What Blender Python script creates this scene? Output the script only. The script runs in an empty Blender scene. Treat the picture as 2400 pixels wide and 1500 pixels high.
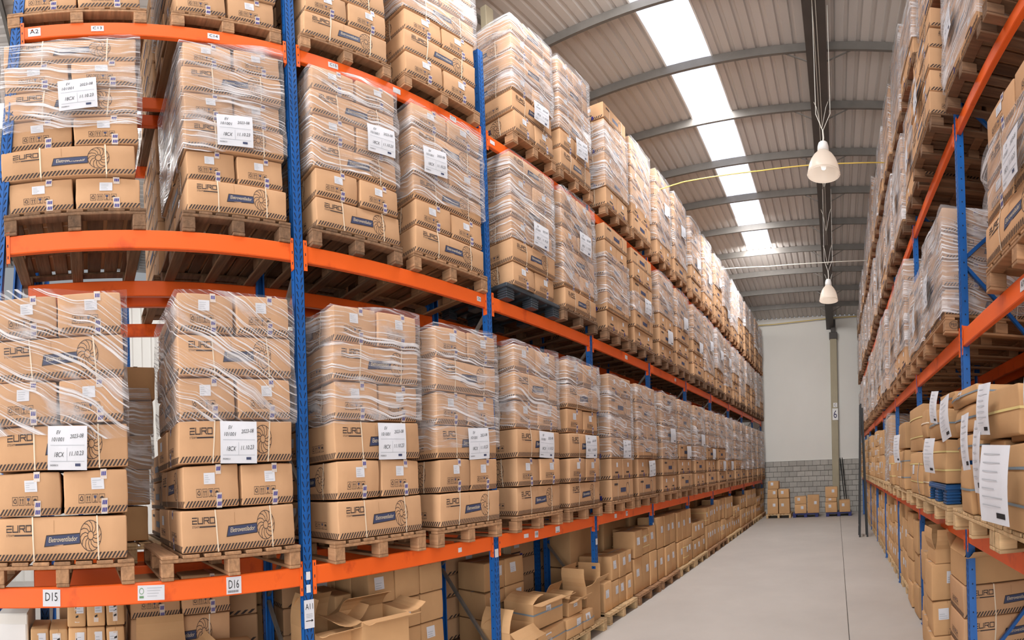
import bpy, math, random
from mathutils import Vector, Matrix, noise
sc = bpy.context.scene
C = bpy.data.collections.new('warehouse'); sc.collection.children.link(C)
PI = math.pi
rnd = random.Random(7)

# ------------------------------------------------------------------ camera (stitched wide view: spherical lens)
cd = bpy.data.cameras.new('camera'); cam = bpy.data.objects.new('camera', cd); C.objects.link(cam)
cd.type = 'PANO'; cd.panorama_type = 'EQUIRECTANGULAR'
FX, FY = 1114.4456, 1564.6981
cd.longitude_min, cd.longitude_max = -1200/FX, 1200/FX
cd.latitude_min, cd.latitude_max = -(1500-1134.1865)/FY, 1134.1865/FY
yaw, pit, rol, az = 1.3831, 0.0309, 0.026, (1200-3501.1103)/FX
RW = (Matrix.Rotation(rol, 3, 'Y') @ Matrix.Rotation(pit, 3, 'X') @ Matrix.Rotation(yaw, 3, 'Z')).transposed()
fwd = RW @ Vector((math.sin(az), math.cos(az), 0)); up = RW @ Vector((0, 0, 1)); rgt = RW @ Vector((math.cos(az), -math.sin(az), 0))
cam.matrix_world = Matrix.Translation((0, 0, 1.768)) @ Matrix((rgt, up, -fwd)).transposed().to_4x4()
cd.clip_end = 200
sc.camera = cam
# ------------------------------------------------------------------ light
w = bpy.data.worlds.new('sky'); sc.world = w; w.use_nodes = True
w.node_tree.nodes['Background'].inputs[0].default_value = (0.93, 0.96, 1, 1)
w.node_tree.nodes['Background'].inputs[1].default_value = 0.28
def area(name, loc, sx, sy, power, rot=(0, 0, 0), col=(1, .98, .95)):
    l = bpy.data.lights.new(name, 'AREA'); l.shape = 'RECTANGLE'; l.size = sx; l.size_y = sy; l.energy = power; l.color = col
    o = bpy.data.objects.new(name, l); C.objects.link(o); o.location = loc; o.rotation_euler = rot; return o
for k in range(4):
    y_ = .5+k*4.6; area('skylight_and_fill', (-2.6, y_, 8.45-.071*y_), .9, 4.4, 185, (math.radians(24), 0, 0))
    area('skylight_and_fill', (6.2, y_, 8.45-.071*y_), .9, 4.4, 200, (math.radians(24), 0, 0)); area('skylight_and_fill', (-11.35, y_, 8.45-.071*y_), .9, 4.4, 200, (math.radians(24), 0, 0))
area('skylight_and_fill', (-2.6, 16.6, 7.0), .9, 1.6, 95, (math.radians(62), 0, 0))  # added panel below the skylight's end, tilted to brighten the back wall
area('aisle_fill', (-1.2, -9, 3.4), 4.6, 6, 700, (math.radians(86), 0, 0))  # added, unseen panel behind the camera lighting the aisle; no doorway built
area('side_fill', (6.6, -4.6, 3.3), 6.5, 5.2, 480, (math.radians(90), 0, math.radians(50)))  # added, unseen panel giving the left loads frontal light; door only assumed
sc.view_settings.view_transform = 'Standard'; sc.view_settings.look = 'None'
sc.view_settings.gamma = 1; sc.view_settings.exposure = 0.3; sc.view_settings.use_curve_mapping = False
sc.cycles.adaptive_threshold = .02; sc.cycles.max_bounces = 6; sc.cycles.diffuse_bounces = 3; sc.cycles.glossy_bounces = 2; sc.cycles.transmission_bounces = 3
sc.cycles.transparent_max_bounces = 14; sc.cycles.caustics_reflective = False; sc.cycles.caustics_refractive = False

# ------------------------------------------------------------------ materials
def lin(r, g, b):
    return tuple((c/255/12.92) if c/255 <= .04045 else ((c/255+.055)/1.055)**2.4 for c in (r, g, b)) + (1,)
MATS = {}
def mat(name, col, rough=.7, metal=0, var=0, scale=(4, 4, 4), bump=0, bscale=30, rnd_v=0, col2=None, thr=None, emit=0, spec=None, detail=5):
    m = bpy.data.materials.new(name); m.use_nodes = True; nt = m.node_tree; N = nt.nodes; Lk = nt.links
    b = N['Principled BSDF']; b.inputs['Base Color'].default_value = lin(*col); b.inputs['Roughness'].default_value = rough; b.inputs['Metallic'].default_value = metal
    if spec is not None: b.inputs['Specular IOR Level'].default_value = spec
    if emit: b.inputs['Emission Color'].default_value = lin(*col); b.inputs['Emission Strength'].default_value = emit
    tc = mp = None
    if var or bump or col2:
        tc = N.new('ShaderNodeTexCoord'); mp = N.new('ShaderNodeMapping'); mp.inputs['Scale'].default_value = scale; Lk.new(tc.outputs['Object'], mp.inputs[0])
        oi = N.new('ShaderNodeObjectInfo'); ml = N.new('ShaderNodeMath'); ml.operation = 'MULTIPLY'; ml.inputs[1].default_value = 37
        Lk.new(oi.outputs['Random'], ml.inputs[0]); cb = N.new('ShaderNodeCombineXYZ'); [Lk.new(ml.outputs[0], cb.inputs[i]) for i in range(3)]; Lk.new(cb.outputs[0], mp.inputs['Location'])
    out = None
    if var or col2:
        nz = N.new('ShaderNodeTexNoise'); nz.inputs['Scale'].default_value = 1; nz.inputs['Detail'].default_value = detail; nz.inputs['Roughness'].default_value = .6; Lk.new(mp.outputs[0], nz.inputs['Vector'])
        rp = N.new('ShaderNodeValToRGB'); c = lin(*col)
        a = thr or (.3, .7)
        rp.color_ramp.elements[0].position, rp.color_ramp.elements[1].position = a
        rp.color_ramp.elements[0].color = lin(*col2) if col2 else tuple(v*(1-var) for v in c[:3])+(1,)
        rp.color_ramp.elements[1].color = tuple(min(1, v*(1+var*.6)) for v in c[:3])+(1,)
        Lk.new(nz.outputs[0], rp.inputs[0]); out = rp.outputs[0]
        if not rnd_v: Lk.new(out, b.inputs['Base Color'])
    if rnd_v:
        oi2 = N.new('ShaderNodeObjectInfo'); hs = N.new('ShaderNodeHueSaturation'); mr = N.new('ShaderNodeMapRange'); mr.inputs[3].default_value = 1-rnd_v; mr.inputs[4].default_value = 1+rnd_v
        Lk.new(oi2.outputs['Random'], mr.inputs[0]); Lk.new(mr.outputs[0], hs.inputs['Value'])
        if out: Lk.new(out, hs.inputs['Color'])
        else: hs.inputs['Color'].default_value = lin(*col)
        Lk.new(hs.outputs[0], b.inputs['Base Color'])
    if bump:
        n2 = N.new('ShaderNodeTexNoise'); n2.inputs['Scale'].default_value = bscale; n2.inputs['Detail'].default_value = 3; Lk.new(mp.outputs[0], n2.inputs['Vector'])
        bp = N.new('ShaderNodeBump'); bp.inputs['Strength'].default_value = bump; bp.inputs['Distance'].default_value = .01; Lk.new(n2.outputs[0], bp.inputs['Height']); Lk.new(bp.outputs[0], b.inputs['Normal'])
    MATS[name] = m; return m
mat('cardboard', (203, 160, 122), .8, var=.12, scale=(1.5, 1.5, 1.5), rnd_v=.07, spec=.25, bump=.12, bscale=4)
mat('cardboard_plain', (202, 160, 116), .8, var=.12, scale=(1.5, 1.5, 1.5), rnd_v=.1, spec=.25, bump=.15, bscale=4)
mat('cardboard_inside', (168, 128, 92), .85, spec=.2)
mat('print_ink', (62, 50, 48), .7); mat('print_blue', (58, 66, 98), .6); mat('tape_blue', (44, 48, 140), .4)
mat('print_cream', (222, 205, 176), .7); mat('fold_line', (150, 112, 76), .9)
mat('paper', (216, 218, 226), .75, var=.05, scale=(6, 6, 6)); mat('paper_grey', (176, 180, 188), .8)
mat('clear_tape', (214, 200, 190), .25); mat('strap', (232, 214, 190), .45); mat('strap_blue', (122, 138, 150), .4); mat('strap_yellow', (226, 206, 140), .4)
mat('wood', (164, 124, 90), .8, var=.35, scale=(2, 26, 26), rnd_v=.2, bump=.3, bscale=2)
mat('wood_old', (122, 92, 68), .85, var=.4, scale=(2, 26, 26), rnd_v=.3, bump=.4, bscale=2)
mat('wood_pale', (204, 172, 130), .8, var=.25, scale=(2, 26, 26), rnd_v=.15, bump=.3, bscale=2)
mat('rack_orange', (234, 97, 28), .45, var=.14, scale=(3, 3, 3), col2=(200, 70, 20), thr=(.28, .42))
mat('rack_blue', (22, 92, 168), .4, var=.2, scale=(5, 5, 5), rnd_v=.05)
mat('slot_dark', (10, 26, 52), .8); mat('galvanized', (150, 148, 144), .4, .7, var=.2, scale=(8, 8, 8))
mat('concrete', (196, 189, 183), .55, var=.09, scale=(.7, .7, .7), bump=.05, bscale=20, detail=9)
mat('joint', (96, 92, 88), .9)
mat('wall_paint', (232, 230, 225), .8, var=.03, scale=(.5, .5, .5)); mat('block', (182, 178, 172), .9, var=.12, scale=(5, 5, 5), rnd_v=.1, bump=.4, bscale=12)
mat('mortar', (122, 118, 113), .9)
mat('roof_sheet', (206, 200, 196), .5, var=.06, scale=(2, .4, 1), rnd_v=.05); mat('steel_dark', (74, 68, 65), .6, var=.15, scale=(3, 3, 3)); mat('steel_grey', (118, 114, 110), .6, 0, var=.15, scale=(3, 3, 3))
mat('column_paint', (176, 166, 142), .7, var=.08, scale=(2, 2, 2)); mat('sign_white', (240, 240, 240), .6); mat('sign_ink', (44, 40, 92), .6); mat('text_black', (28, 28, 32), .6)
mat('plastic_black', (54, 62, 70), .45, rnd_v=.1); mat('plastic_blue', (30, 84, 140), .4); mat('plastic_navy', (40, 46, 120), .4); mat('black_paint', (30, 32, 36), .5)
mat('cable_white', (226, 224, 216), .5); mat('cable_yellow', (226, 196, 96), .5); mat('green', (110, 150, 110), .6)
m = mat('skylight_sheet', (226, 234, 250), .5, emit=.95)
def mat_lamp():
    m = bpy.data.materials.new('lamp_acrylic'); m.use_nodes = True; N = m.node_tree.nodes; b = N['Principled BSDF']
    b.inputs['Base Color'].default_value = lin(236, 226, 216); b.inputs['Roughness'].default_value = .25
    t = N.new('ShaderNodeBsdfTransparent'); tl = N.new('ShaderNodeBsdfTranslucent'); tl.inputs[0].default_value = lin(236, 228, 220)
    m1 = N.new('ShaderNodeMixShader'); m1.inputs[0].default_value = .5; m2 = N.new('ShaderNodeMixShader'); m2.inputs[0].default_value = .28
    L = m.node_tree.links; L.new(b.outputs[0], m1.inputs[1]); L.new(tl.outputs[0], m1.inputs[2]); L.new(m1.outputs[0], m2.inputs[1]); L.new(t.outputs[0], m2.inputs[2])
    L.new(m2.outputs[0], N['Material Output'].inputs[0]); MATS['lamp_acrylic'] = m
mat_lamp()
def mat_film(name, ang, base, lines, cloud):
    m = bpy.data.materials.new(name); m.use_nodes = True; nt = m.node_tree; N = nt.nodes; L = nt.links
    def mth(op, a, b=None):
        n = N.new('ShaderNodeMath'); n.operation = op
        for i, v in enumerate((a, b)):
            if v is None: continue
            if isinstance(v, (int, float)): n.inputs[i].default_value = v
            else: L.new(v, n.inputs[i])
        return n.outputs[0]
    tc = N.new('ShaderNodeTexCoord'); sx = N.new('ShaderNodeSeparateXYZ'); L.new(tc.outputs['Object'], sx.inputs[0])
    u = mth('ADD', sx.outputs[0], sx.outputs[1]); v = sx.outputs[2]
    oi = N.new('ShaderNodeObjectInfo'); r = mth('MULTIPLY', oi.outputs['Random'], 41)
    warp = N.new('ShaderNodeTexNoise'); warp.inputs['Scale'].default_value = 1.6; warp.inputs['Detail'].default_value = 2
    cw = N.new('ShaderNodeCombineXYZ'); L.new(u, cw.inputs[0]); L.new(v, cw.inputs[1]); L.new(r, cw.inputs[2]); L.new(cw.outputs[0], warp.inputs[0])
    vv = mth('ADD', mth('ADD', v, mth('MULTIPLY', u, ang)), mth('MULTIPLY', warp.outputs[0], .22))
    cb = N.new('ShaderNodeCombineXYZ'); L.new(mth('MULTIPLY', u, 1.1), cb.inputs[0]); L.new(mth('MULTIPLY', vv, 74), cb.inputs[1]); L.new(r, cb.inputs[2])
    n1 = N.new('ShaderNodeTexNoise'); n1.inputs['Scale'].default_value = 1; n1.inputs['Detail'].default_value = 3; L.new(cb.outputs[0], n1.inputs[0])
    cb2 = N.new('ShaderNodeCombineXYZ'); L.new(mth('MULTIPLY', u, 2.2), cb2.inputs[0]); L.new(mth('MULTIPLY', vv, 6), cb2.inputs[1]); L.new(r, cb2.inputs[2])
    n2 = N.new('ShaderNodeTexNoise'); n2.inputs['Scale'].default_value = 1; n2.inputs['Detail'].default_value = 4; L.new(cb2.outputs[0], n2.inputs[0])
    def ramp(x, a, b):
        q = N.new('ShaderNodeMapRange'); q.inputs[1].default_value = a; q.inputs[2].default_value = b; L.new(x, q.inputs[0]); return q.outputs[0]
    streak = mth('MULTIPLY', ramp(n1.outputs[0], .53, .6), lines)
    cl = mth('MULTIPLY', ramp(n2.outputs[0], .57, .72), cloud)
    fr = N.new('ShaderNodeLayerWeight'); fr.inputs[0].default_value = .35
    al = mth('MINIMUM', mth('ADD', mth('ADD', mth('MAXIMUM', mth('MULTIPLY', streak, ramp(n2.outputs[0], .32, .55)), cl), base), mth('MULTIPLY', fr.outputs['Facing'], .22)), .92)
    b = N['Principled BSDF']; b.inputs['Base Color'].default_value = lin(222, 220, 224); b.inputs['Roughness'].default_value = .2
    bp = N.new('ShaderNodeBump'); bp.inputs['Strength'].default_value = .8; bp.inputs['Distance'].default_value = .012
    L.new(mth('ADD', n1.outputs[0], n2.outputs[0]), bp.inputs['Height']); L.new(bp.outputs[0], b.inputs['Normal'])
    L.new(al, b.inputs['Alpha']); MATS[name] = m
mat_film('stretch_film', .42, .05, .85, .6); mat_film('stretch_film_flat', .1, .07, .85, .6); mat_film('stretch_film_milky', .12, .2, .8, .75)

# ------------------------------------------------------------------ mesh building
class MB:
    def __init__(s): s.v = []; s.f = []; s.m = []; s.names = []; s.sm = []
    def mi(s, n):
        if n not in s.names: s.names.append(n)
        return s.names.index(n)
    def poly(s, pts, mt, smooth=False):
        b = len(s.v); s.v += [tuple(p) for p in pts]; s.f.append(tuple(range(b, b+len(pts)))); s.m.append(s.mi(mt)); s.sm.append(smooth)
    def geo(s, vs, fs, mt, smooth=False):
        b = len(s.v); s.v += [tuple(p) for p in vs]; i = s.mi(mt)
        for f in fs: s.f.append(tuple(b+k for k in f)); s.m.append(i); s.sm.append(smooth)
    def box(s, x0, x1, y0, y1, z0, z1, mt, ch=0):
        if ch:   # chamfered box
            a = [(x0, x1), (y0, y1), (z0, z1)]; vs = []; idx = {}
            for ix in (0, 1):
                for iy in (0, 1):
                    for iz in (0, 1):
                        c = [a[0][ix], a[1][iy], a[2][iz]]; sg = [1-2*ix, 1-2*iy, 1-2*iz]
                        for ax in range(3):
                            p = [c[k]+(sg[k]*ch if k != ax else 0) for k in range(3)]; idx[ix, iy, iz, ax] = len(vs); vs.append(p)
            fs = []
            for ax in range(3):
                o = [k for k in range(3) if k != ax]
                for e in (0, 1):
                    q = []
                    for (i, j) in ((0, 0), (1, 0), (1, 1), (0, 1)):
                        t = [0, 0, 0]; t[ax] = e; t[o[0]] = i; t[o[1]] = j; q.append(idx[t[0], t[1], t[2], ax])
                    fs.append(q)
                for (i, j) in ((0, 0), (1, 0), (1, 1), (0, 1)):
                    t = [0, 0, 0]; t[o[0]] = i; t[o[1]] = j; t2 = t[:]; t2[ax] = 1
                    fs.append([idx[tuple(t)+(o[0],)], idx[tuple(t2)+(o[0],)], idx[tuple(t2)+(o[1],)], idx[tuple(t)+(o[1],)]])
            for ix in (0, 1):
                for iy in (0, 1):
                    for iz in (0, 1): fs.append([idx[ix, iy, iz, k] for k in range(3)])
            s.geo(vs, fs, mt); return
        vs = [(x, y, z) for x in (x0, x1) for y in (y0, y1) for z in (z0, z1)]
        s.geo(vs, [(0, 1, 3, 2), (4, 6, 7, 5), (0, 4, 5, 1), (2, 3, 7, 6), (0, 2, 6, 4), (1, 5, 7, 3)], mt)
    def bar(s, p, q, wd, ht, mt, upv=(0, 0, 1)):
        p = Vector(p); q = Vector(q); d = (q-p).normalized(); u = Vector(upv)
        if abs(d.dot(u)) > .98: u = Vector((1, 0, 0))
        a = d.cross(u).normalized()*wd/2; b = a.cross(d).normalized()*ht/2
        vs = [c+x*a+y*b for c in (p, q) for x, y in ((-1, -1), (1, -1), (1, 1), (-1, 1))]
        s.geo(vs, [(0, 1, 2, 3), (4, 7, 6, 5), (0, 4, 5, 1), (1, 5, 6, 2), (2, 6, 7, 3), (3, 7, 4, 0)], mt)
    def tube(s, pts, r, mt, n=6):
        pts = [Vector(p) for p in pts]; vs = []; fs = []
        for i, p in enumerate(pts):
            d = (pts[min(i+1, len(pts)-1)]-pts[max(i-1, 0)]).normalized(); u = Vector((0, 0, 1)) if abs(d.z) < .9 else Vector((1, 0, 0))
            a = d.cross(u).normalized(); b = a.cross(d)
            for k in range(n): t = 2*PI*k/n; vs.append(p+(a*math.cos(t)+b*math.sin(t))*r)
        for i in range(len(pts)-1):
            for k in range(n): fs.append((i*n+k, i*n+(k+1) % n, (i+1)*n+(k+1) % n, (i+1)*n+k))
        fs += [tuple(range(n)), tuple(range((len(pts)-1)*n, len(pts)*n))]
        s.geo(vs, fs, mt, True)
    def lathe(s, prof, mt, n=32, z0=0):
        vs = []; fs = []
        for r, z in prof:
            for k in range(n): t = 2*PI*k/n; vs.append((r*math.cos(t), r*math.sin(t), z+z0))
        for i in range(len(prof)-1):
            for k in range(n): fs.append((i*n+k, i*n+(k+1) % n, (i+1)*n+(k+1) % n, (i+1)*n+k))
        s.geo(vs, fs, mt, True)
    def warp(s, fn): s.v = [tuple(fn(Vector(p))) for p in s.v]
    def add(s, o, M):
        b = len(s.v); s.v += [tuple(M @ Vector(p)) for p in o.v]; mp = [s.mi(n) for n in o.names]
        s.f += [tuple(b+k for k in f) for f in o.f]; s.m += [mp[i] for i in o.m]; s.sm += o.sm
    def mesh(s, name):
        me = bpy.data.meshes.new(name); me.from_pydata(s.v, [], s.f)
        for n in s.names: me.materials.append(MATS[n])
        me.polygons.foreach_set('material_index', s.m); me.polygons.foreach_set('use_smooth', s.sm); me.update(); return me
def obj(name, me, parent=None, loc=(0, 0, 0), rz=0, kind=None, label=None, cat=None, group=None, scale=None):
    if isinstance(me, MB): me = me.mesh(name)
    o = bpy.data.objects.new(name, me); C.objects.link(o); o.location = loc; o.rotation_euler = (0, 0, rz)
    if scale: o.scale = scale
    if parent: o.parent = parent
    if kind: o['kind'] = kind
    if label: o['label'] = label
    if cat: o['category'] = cat
    if group: o['group'] = group
    return o
def empty(name, loc, rz=0, label=None, cat=None, group=None): return obj(name, None, None, loc, rz, None, label, cat, group)
ORD = 'first second third fourth fifth sixth seventh eighth ninth tenth eleventh twelfth thirteenth fourteenth fifteenth sixteenth seventeenth eighteenth nineteenth twentieth'.split()+['%dth' % k for k in range(21, 60)]

# ------------------------------------------------------------------ lettering
TXT = {}
def glyphs(t):
    if t not in TXT:
        c = bpy.data.curves.new('t', 'FONT'); c.body = t; c.resolution_u = 2; o = bpy.data.objects.new('t', c); C.objects.link(o)
        dg = bpy.context.evaluated_depsgraph_get(); me = bpy.data.meshes.new_from_object(o.evaluated_get(dg))
        vs = [tuple(v.co) for v in me.vertices]; fs = [tuple(p.vertices) for p in me.polygons]
        bpy.data.objects.remove(o); bpy.data.meshes.remove(me); bpy.data.curves.remove(c)
        x0 = min(v[0] for v in vs); x1 = max(v[0] for v in vs); y0 = min(v[1] for v in vs); y1 = max(v[1] for v in vs)
        TXT[t] = ([((v[0]-x0)/(x1-x0), (v[1]-y0)/(y1-y0)) for v in vs], fs)
    return TXT[t]
def write(mb, F, t, u0, v0, w_, h_, mt, shear=0, rot=0):
    vs, fs = glyphs(t); cr, sr = math.cos(rot), math.sin(rot); P = []
    for a, b in vs:
        x = a*w_+shear*b*h_; y = b*h_; P.append(F(u0+x*cr-y*sr, v0+x*sr+y*cr))
    mb.geo(P, fs, mt)
def stroke(mb, F, pts, t, mt):
    for (x0, y0), (x1, y1) in zip(pts, pts[1:]):
        d = math.hypot(x1-x0, y1-y0) or 1; nx, ny = -(y1-y0)/d*t/2, (x1-x0)/d*t/2; ex, ey = (x1-x0)/d*t/2, (y1-y0)/d*t/2
        mb.poly([F(x0-nx-ex, y0-ny-ey), F(x1-nx+ex, y1-ny+ey), F(x1+nx+ex, y1+ny+ey), F(x0+nx-ex, y0+ny-ey)], mt)
def rect(mb, F, u0, v0, u1, v1, mt): mb.poly([F(u0, v0), F(u1, v0), F(u1, v1), F(u0, v1)], mt)
def ring(mb, F, cu, cv, r, t, mt, n=28):
    for k in range(n):
        a, b = 2*PI*k/n, 2*PI*(k+1)/n
        mb.poly([F(cu+q*math.cos(c), cv+q*math.sin(c)) for q, c in ((r-t/2, a), (r-t/2, b), (r+t/2, b), (r+t/2, a))], mt)
def euro(mb, F, u, v, s):   # block logo letters, u,v lower left, s = height
    L = s*1.18; t = s*.17
    for i, ch in enumerate('EURO'):
        x = u+i*L*1.12; a, b, m_ = v+t/2, v+s-t/2, v+s/2
        if ch == 'E': [stroke(mb, F, [(x+.1*s, y), (x+L-.15*s, y)], t, 'print_ink') for y in (a, m_, b)]; stroke(mb, F, [(x+.1*s, a), (x+.1*s, m_)], t*.7, 'print_ink')
        if ch == 'U': stroke(mb, F, [(x, b), (x, a), (x+L*.85, a), (x+L*.85, b)], t, 'print_ink')
        if ch == 'R': stroke(mb, F, [(x, a), (x, b), (x+L*.85, b), (x+L*.85, m_), (x+.2*s, m_)], t, 'print_ink'); stroke(mb, F, [(x+L*.5, m_), (x+L*.9, a)], t, 'print_ink')
        if ch == 'O': stroke(mb, F, [(x, a), (x, b), (x+L*.85, b), (x+L*.85, a), (x, a)], t, 'print_ink')
    write(mb, F, 'STEAM', u, v-s*.55, s*1.5, s*.32, 'print_ink'); rect(mb, F, u+s*1.6, v-s*.52, u+s*5.4, v-s*.3, 'print_ink')
def fan(mb, F, cu, cv, r):
    t = r*.05; ring(mb, F, cu, cv, r, t, 'print_ink'); ring(mb, F, cu, cv, r*.28, t, 'print_ink', 14)
    for k in range(12):
        a = 2*PI*k/12; stroke(mb, F, [(cu+q*r*math.cos(a+w_), cv+q*r*math.sin(a+w_)) for q, w_ in ((.28, 0), (.55, .12), (.8, .38), (.97, .62))], t, 'print_ink')
def icons(mb, F, u, v, s):
    for k in range(4):
        x = u+k*s*1.28; stroke(mb, F, [(x, v), (x+s, v), (x+s, v+s), (x, v+s), (x, v)], s*.06, 'print_ink')
        c, d = x+s/2, v+s/2
        if k == 0: [stroke(mb, F, [(c+.3*s*math.cos(a), d+.3*s*math.sin(a)), (c+.3*s*math.cos(a+1.6), d+.3*s*math.sin(a+1.6))], s*.12, 'print_ink') for a in (PI/2, PI/2+2.09, PI/2+4.18)]
        if k == 1:
            for e in (-.2, .2): stroke(mb, F, [(c+e*s, v+.18*s), (c+e*s, v+.7*s)], s*.1, 'print_ink'); mb.poly([F(c+e*s-.15*s, v+.6*s), F(c+e*s+.15*s, v+.6*s), F(c+e*s, v+.88*s)], 'print_ink')
        if k == 2: mb.poly([F(c-.3*s, v+.85*s), F(c-.2*s, v+.5*s), F(c+.2*s, v+.5*s), F(c+.3*s, v+.85*s)], 'print_blue'); stroke(mb, F, [(c, v+.5*s), (c, v+.18*s)], s*.09, 'print_ink'); stroke(mb, F, [(c-.2*s, v+.15*s), (c+.2*s, v+.15*s)], s*.08, 'print_ink')
        if k == 3: mb.poly([F(c+.38*s*math.cos(a), v+.45*s+.32*s*math.sin(a)) for a in [PI*i/6 for i in range(7)]], 'print_ink'); stroke(mb, F, [(c, v+.45*s), (c, v+.15*s)], s*.08, 'print_ink')

# ------------------------------------------------------------------ cartons
def rbox(mb, L, W, H, r, mt, nx=8, ny=4, nz=3):
    def ax(h, n): return [-h, -h+.35*r, -h+r]+[-h+r+(2*h-2*r)*k/n for k in range(1, n)]+[h-r, h-.35*r, h]
    A = [ax(L/2, nx), ax(W/2, ny), ax(H/2, nz)]; hh = (L/2, W/2, H/2); ids = {}; vs = []
    def vid(i, j, k):
        if (i, j, k) not in ids:
            p = Vector((A[0][i], A[1][j], A[2][k])); q = Vector([max(-hh[c]+r, min(hh[c]-r, p[c])) for c in range(3)]); d = p-q
            ids[i, j, k] = len(vs); vs.append(q+d.normalized()*r if d.length > 1e-9 else p)
        return ids[i, j, k]
    n = [len(a)-1 for a in A]; fs = []
    for e in (0, 1):
        for i in range(n[0]):
            for j in range(n[1]): k = e*n[2]; q = [vid(i, j, k), vid(i+1, j, k), vid(i+1, j+1, k), vid(i, j+1, k)]; fs.append(q if e else q[::-1])
            for k in range(n[2]): j = e*n[1]; q = [vid(i, j, k), vid(i, j, k+1), vid(i+1, j, k+1), vid(i+1, j, k)]; fs.append(q if e else q[::-1])
        for j in range(n[1]):
            for k in range(n[2]): i = e*n[0]; q = [vid(i, j, k), vid(i, j+1, k), vid(i, j+1, k+1), vid(i, j, k+1)]; fs.append(q if e else q[::-1])
    mb.geo(vs, fs, mt, True)
def faces_of(L, W, H, e=.0016):
    return {'front': lambda u, v: (u, -W/2-e, v), 'back': lambda u, v: (-u, W/2+e, v), 'right': lambda u, v: (L/2+e, u, v), 'left': lambda u, v: (-L/2-e, -u, v), 'top': lambda u, v: (u, v, H/2+e), 'bottom': lambda u, v: (u, -v, -H/2-e)}
def warper(L, W, H, seed, amp=1.0):
    r = random.Random(seed); b = r.uniform(.005, .013)*amp; ph = [r.uniform(0, 6) for _ in range(6)]; cr = (r.choice((-1, 1)), r.choice((-1, 1))); ca = r.uniform(0, .012)*amp; tw = r.uniform(-.012, .012)*amp
    def fn(p):
        x, y, z = p; a, c, d = 2*x/L, 2*y/W, 2*z/H
        by = b*(1-a*a*.8)*(1-d*d*.9); bx = b*.8*(1-c*c*.8)*(1-d*d*.9)
        ny = y+(abs(c)**3)*(1 if y > 0 else -1)*by+.003*amp*math.sin(5*x+ph[0]+3*d)
        nx = x+(abs(a)**3)*(1 if x > 0 else -1)*bx+tw*d*.5+.002*amp*math.sin(6*y+ph[1])
        nz = z-(.004*amp*(1+math.sin(4*x+ph[2]+5*y)) if d > 0 else 0)*abs(d) - (ca*max(0, cr[0]*a)**3*max(0, cr[1]*c)**2*(1+d)/2)
        return Vector((nx, ny, nz))
    return fn
LC, WC, HC = 1.10, .55, .25
def stripes(mb, F, w_, z0, h, pitch, n0=None):
    n = int(w_/pitch)-1; st = -(n*pitch)/2-h*.45
    for k in range(n+1): x = st+k*pitch; mb.poly([F(x, z0), F(x+pitch*.5, z0), F(x+pitch*.5+h*.9, z0+h), F(x+h*.9, z0+h)], 'print_ink')
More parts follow.
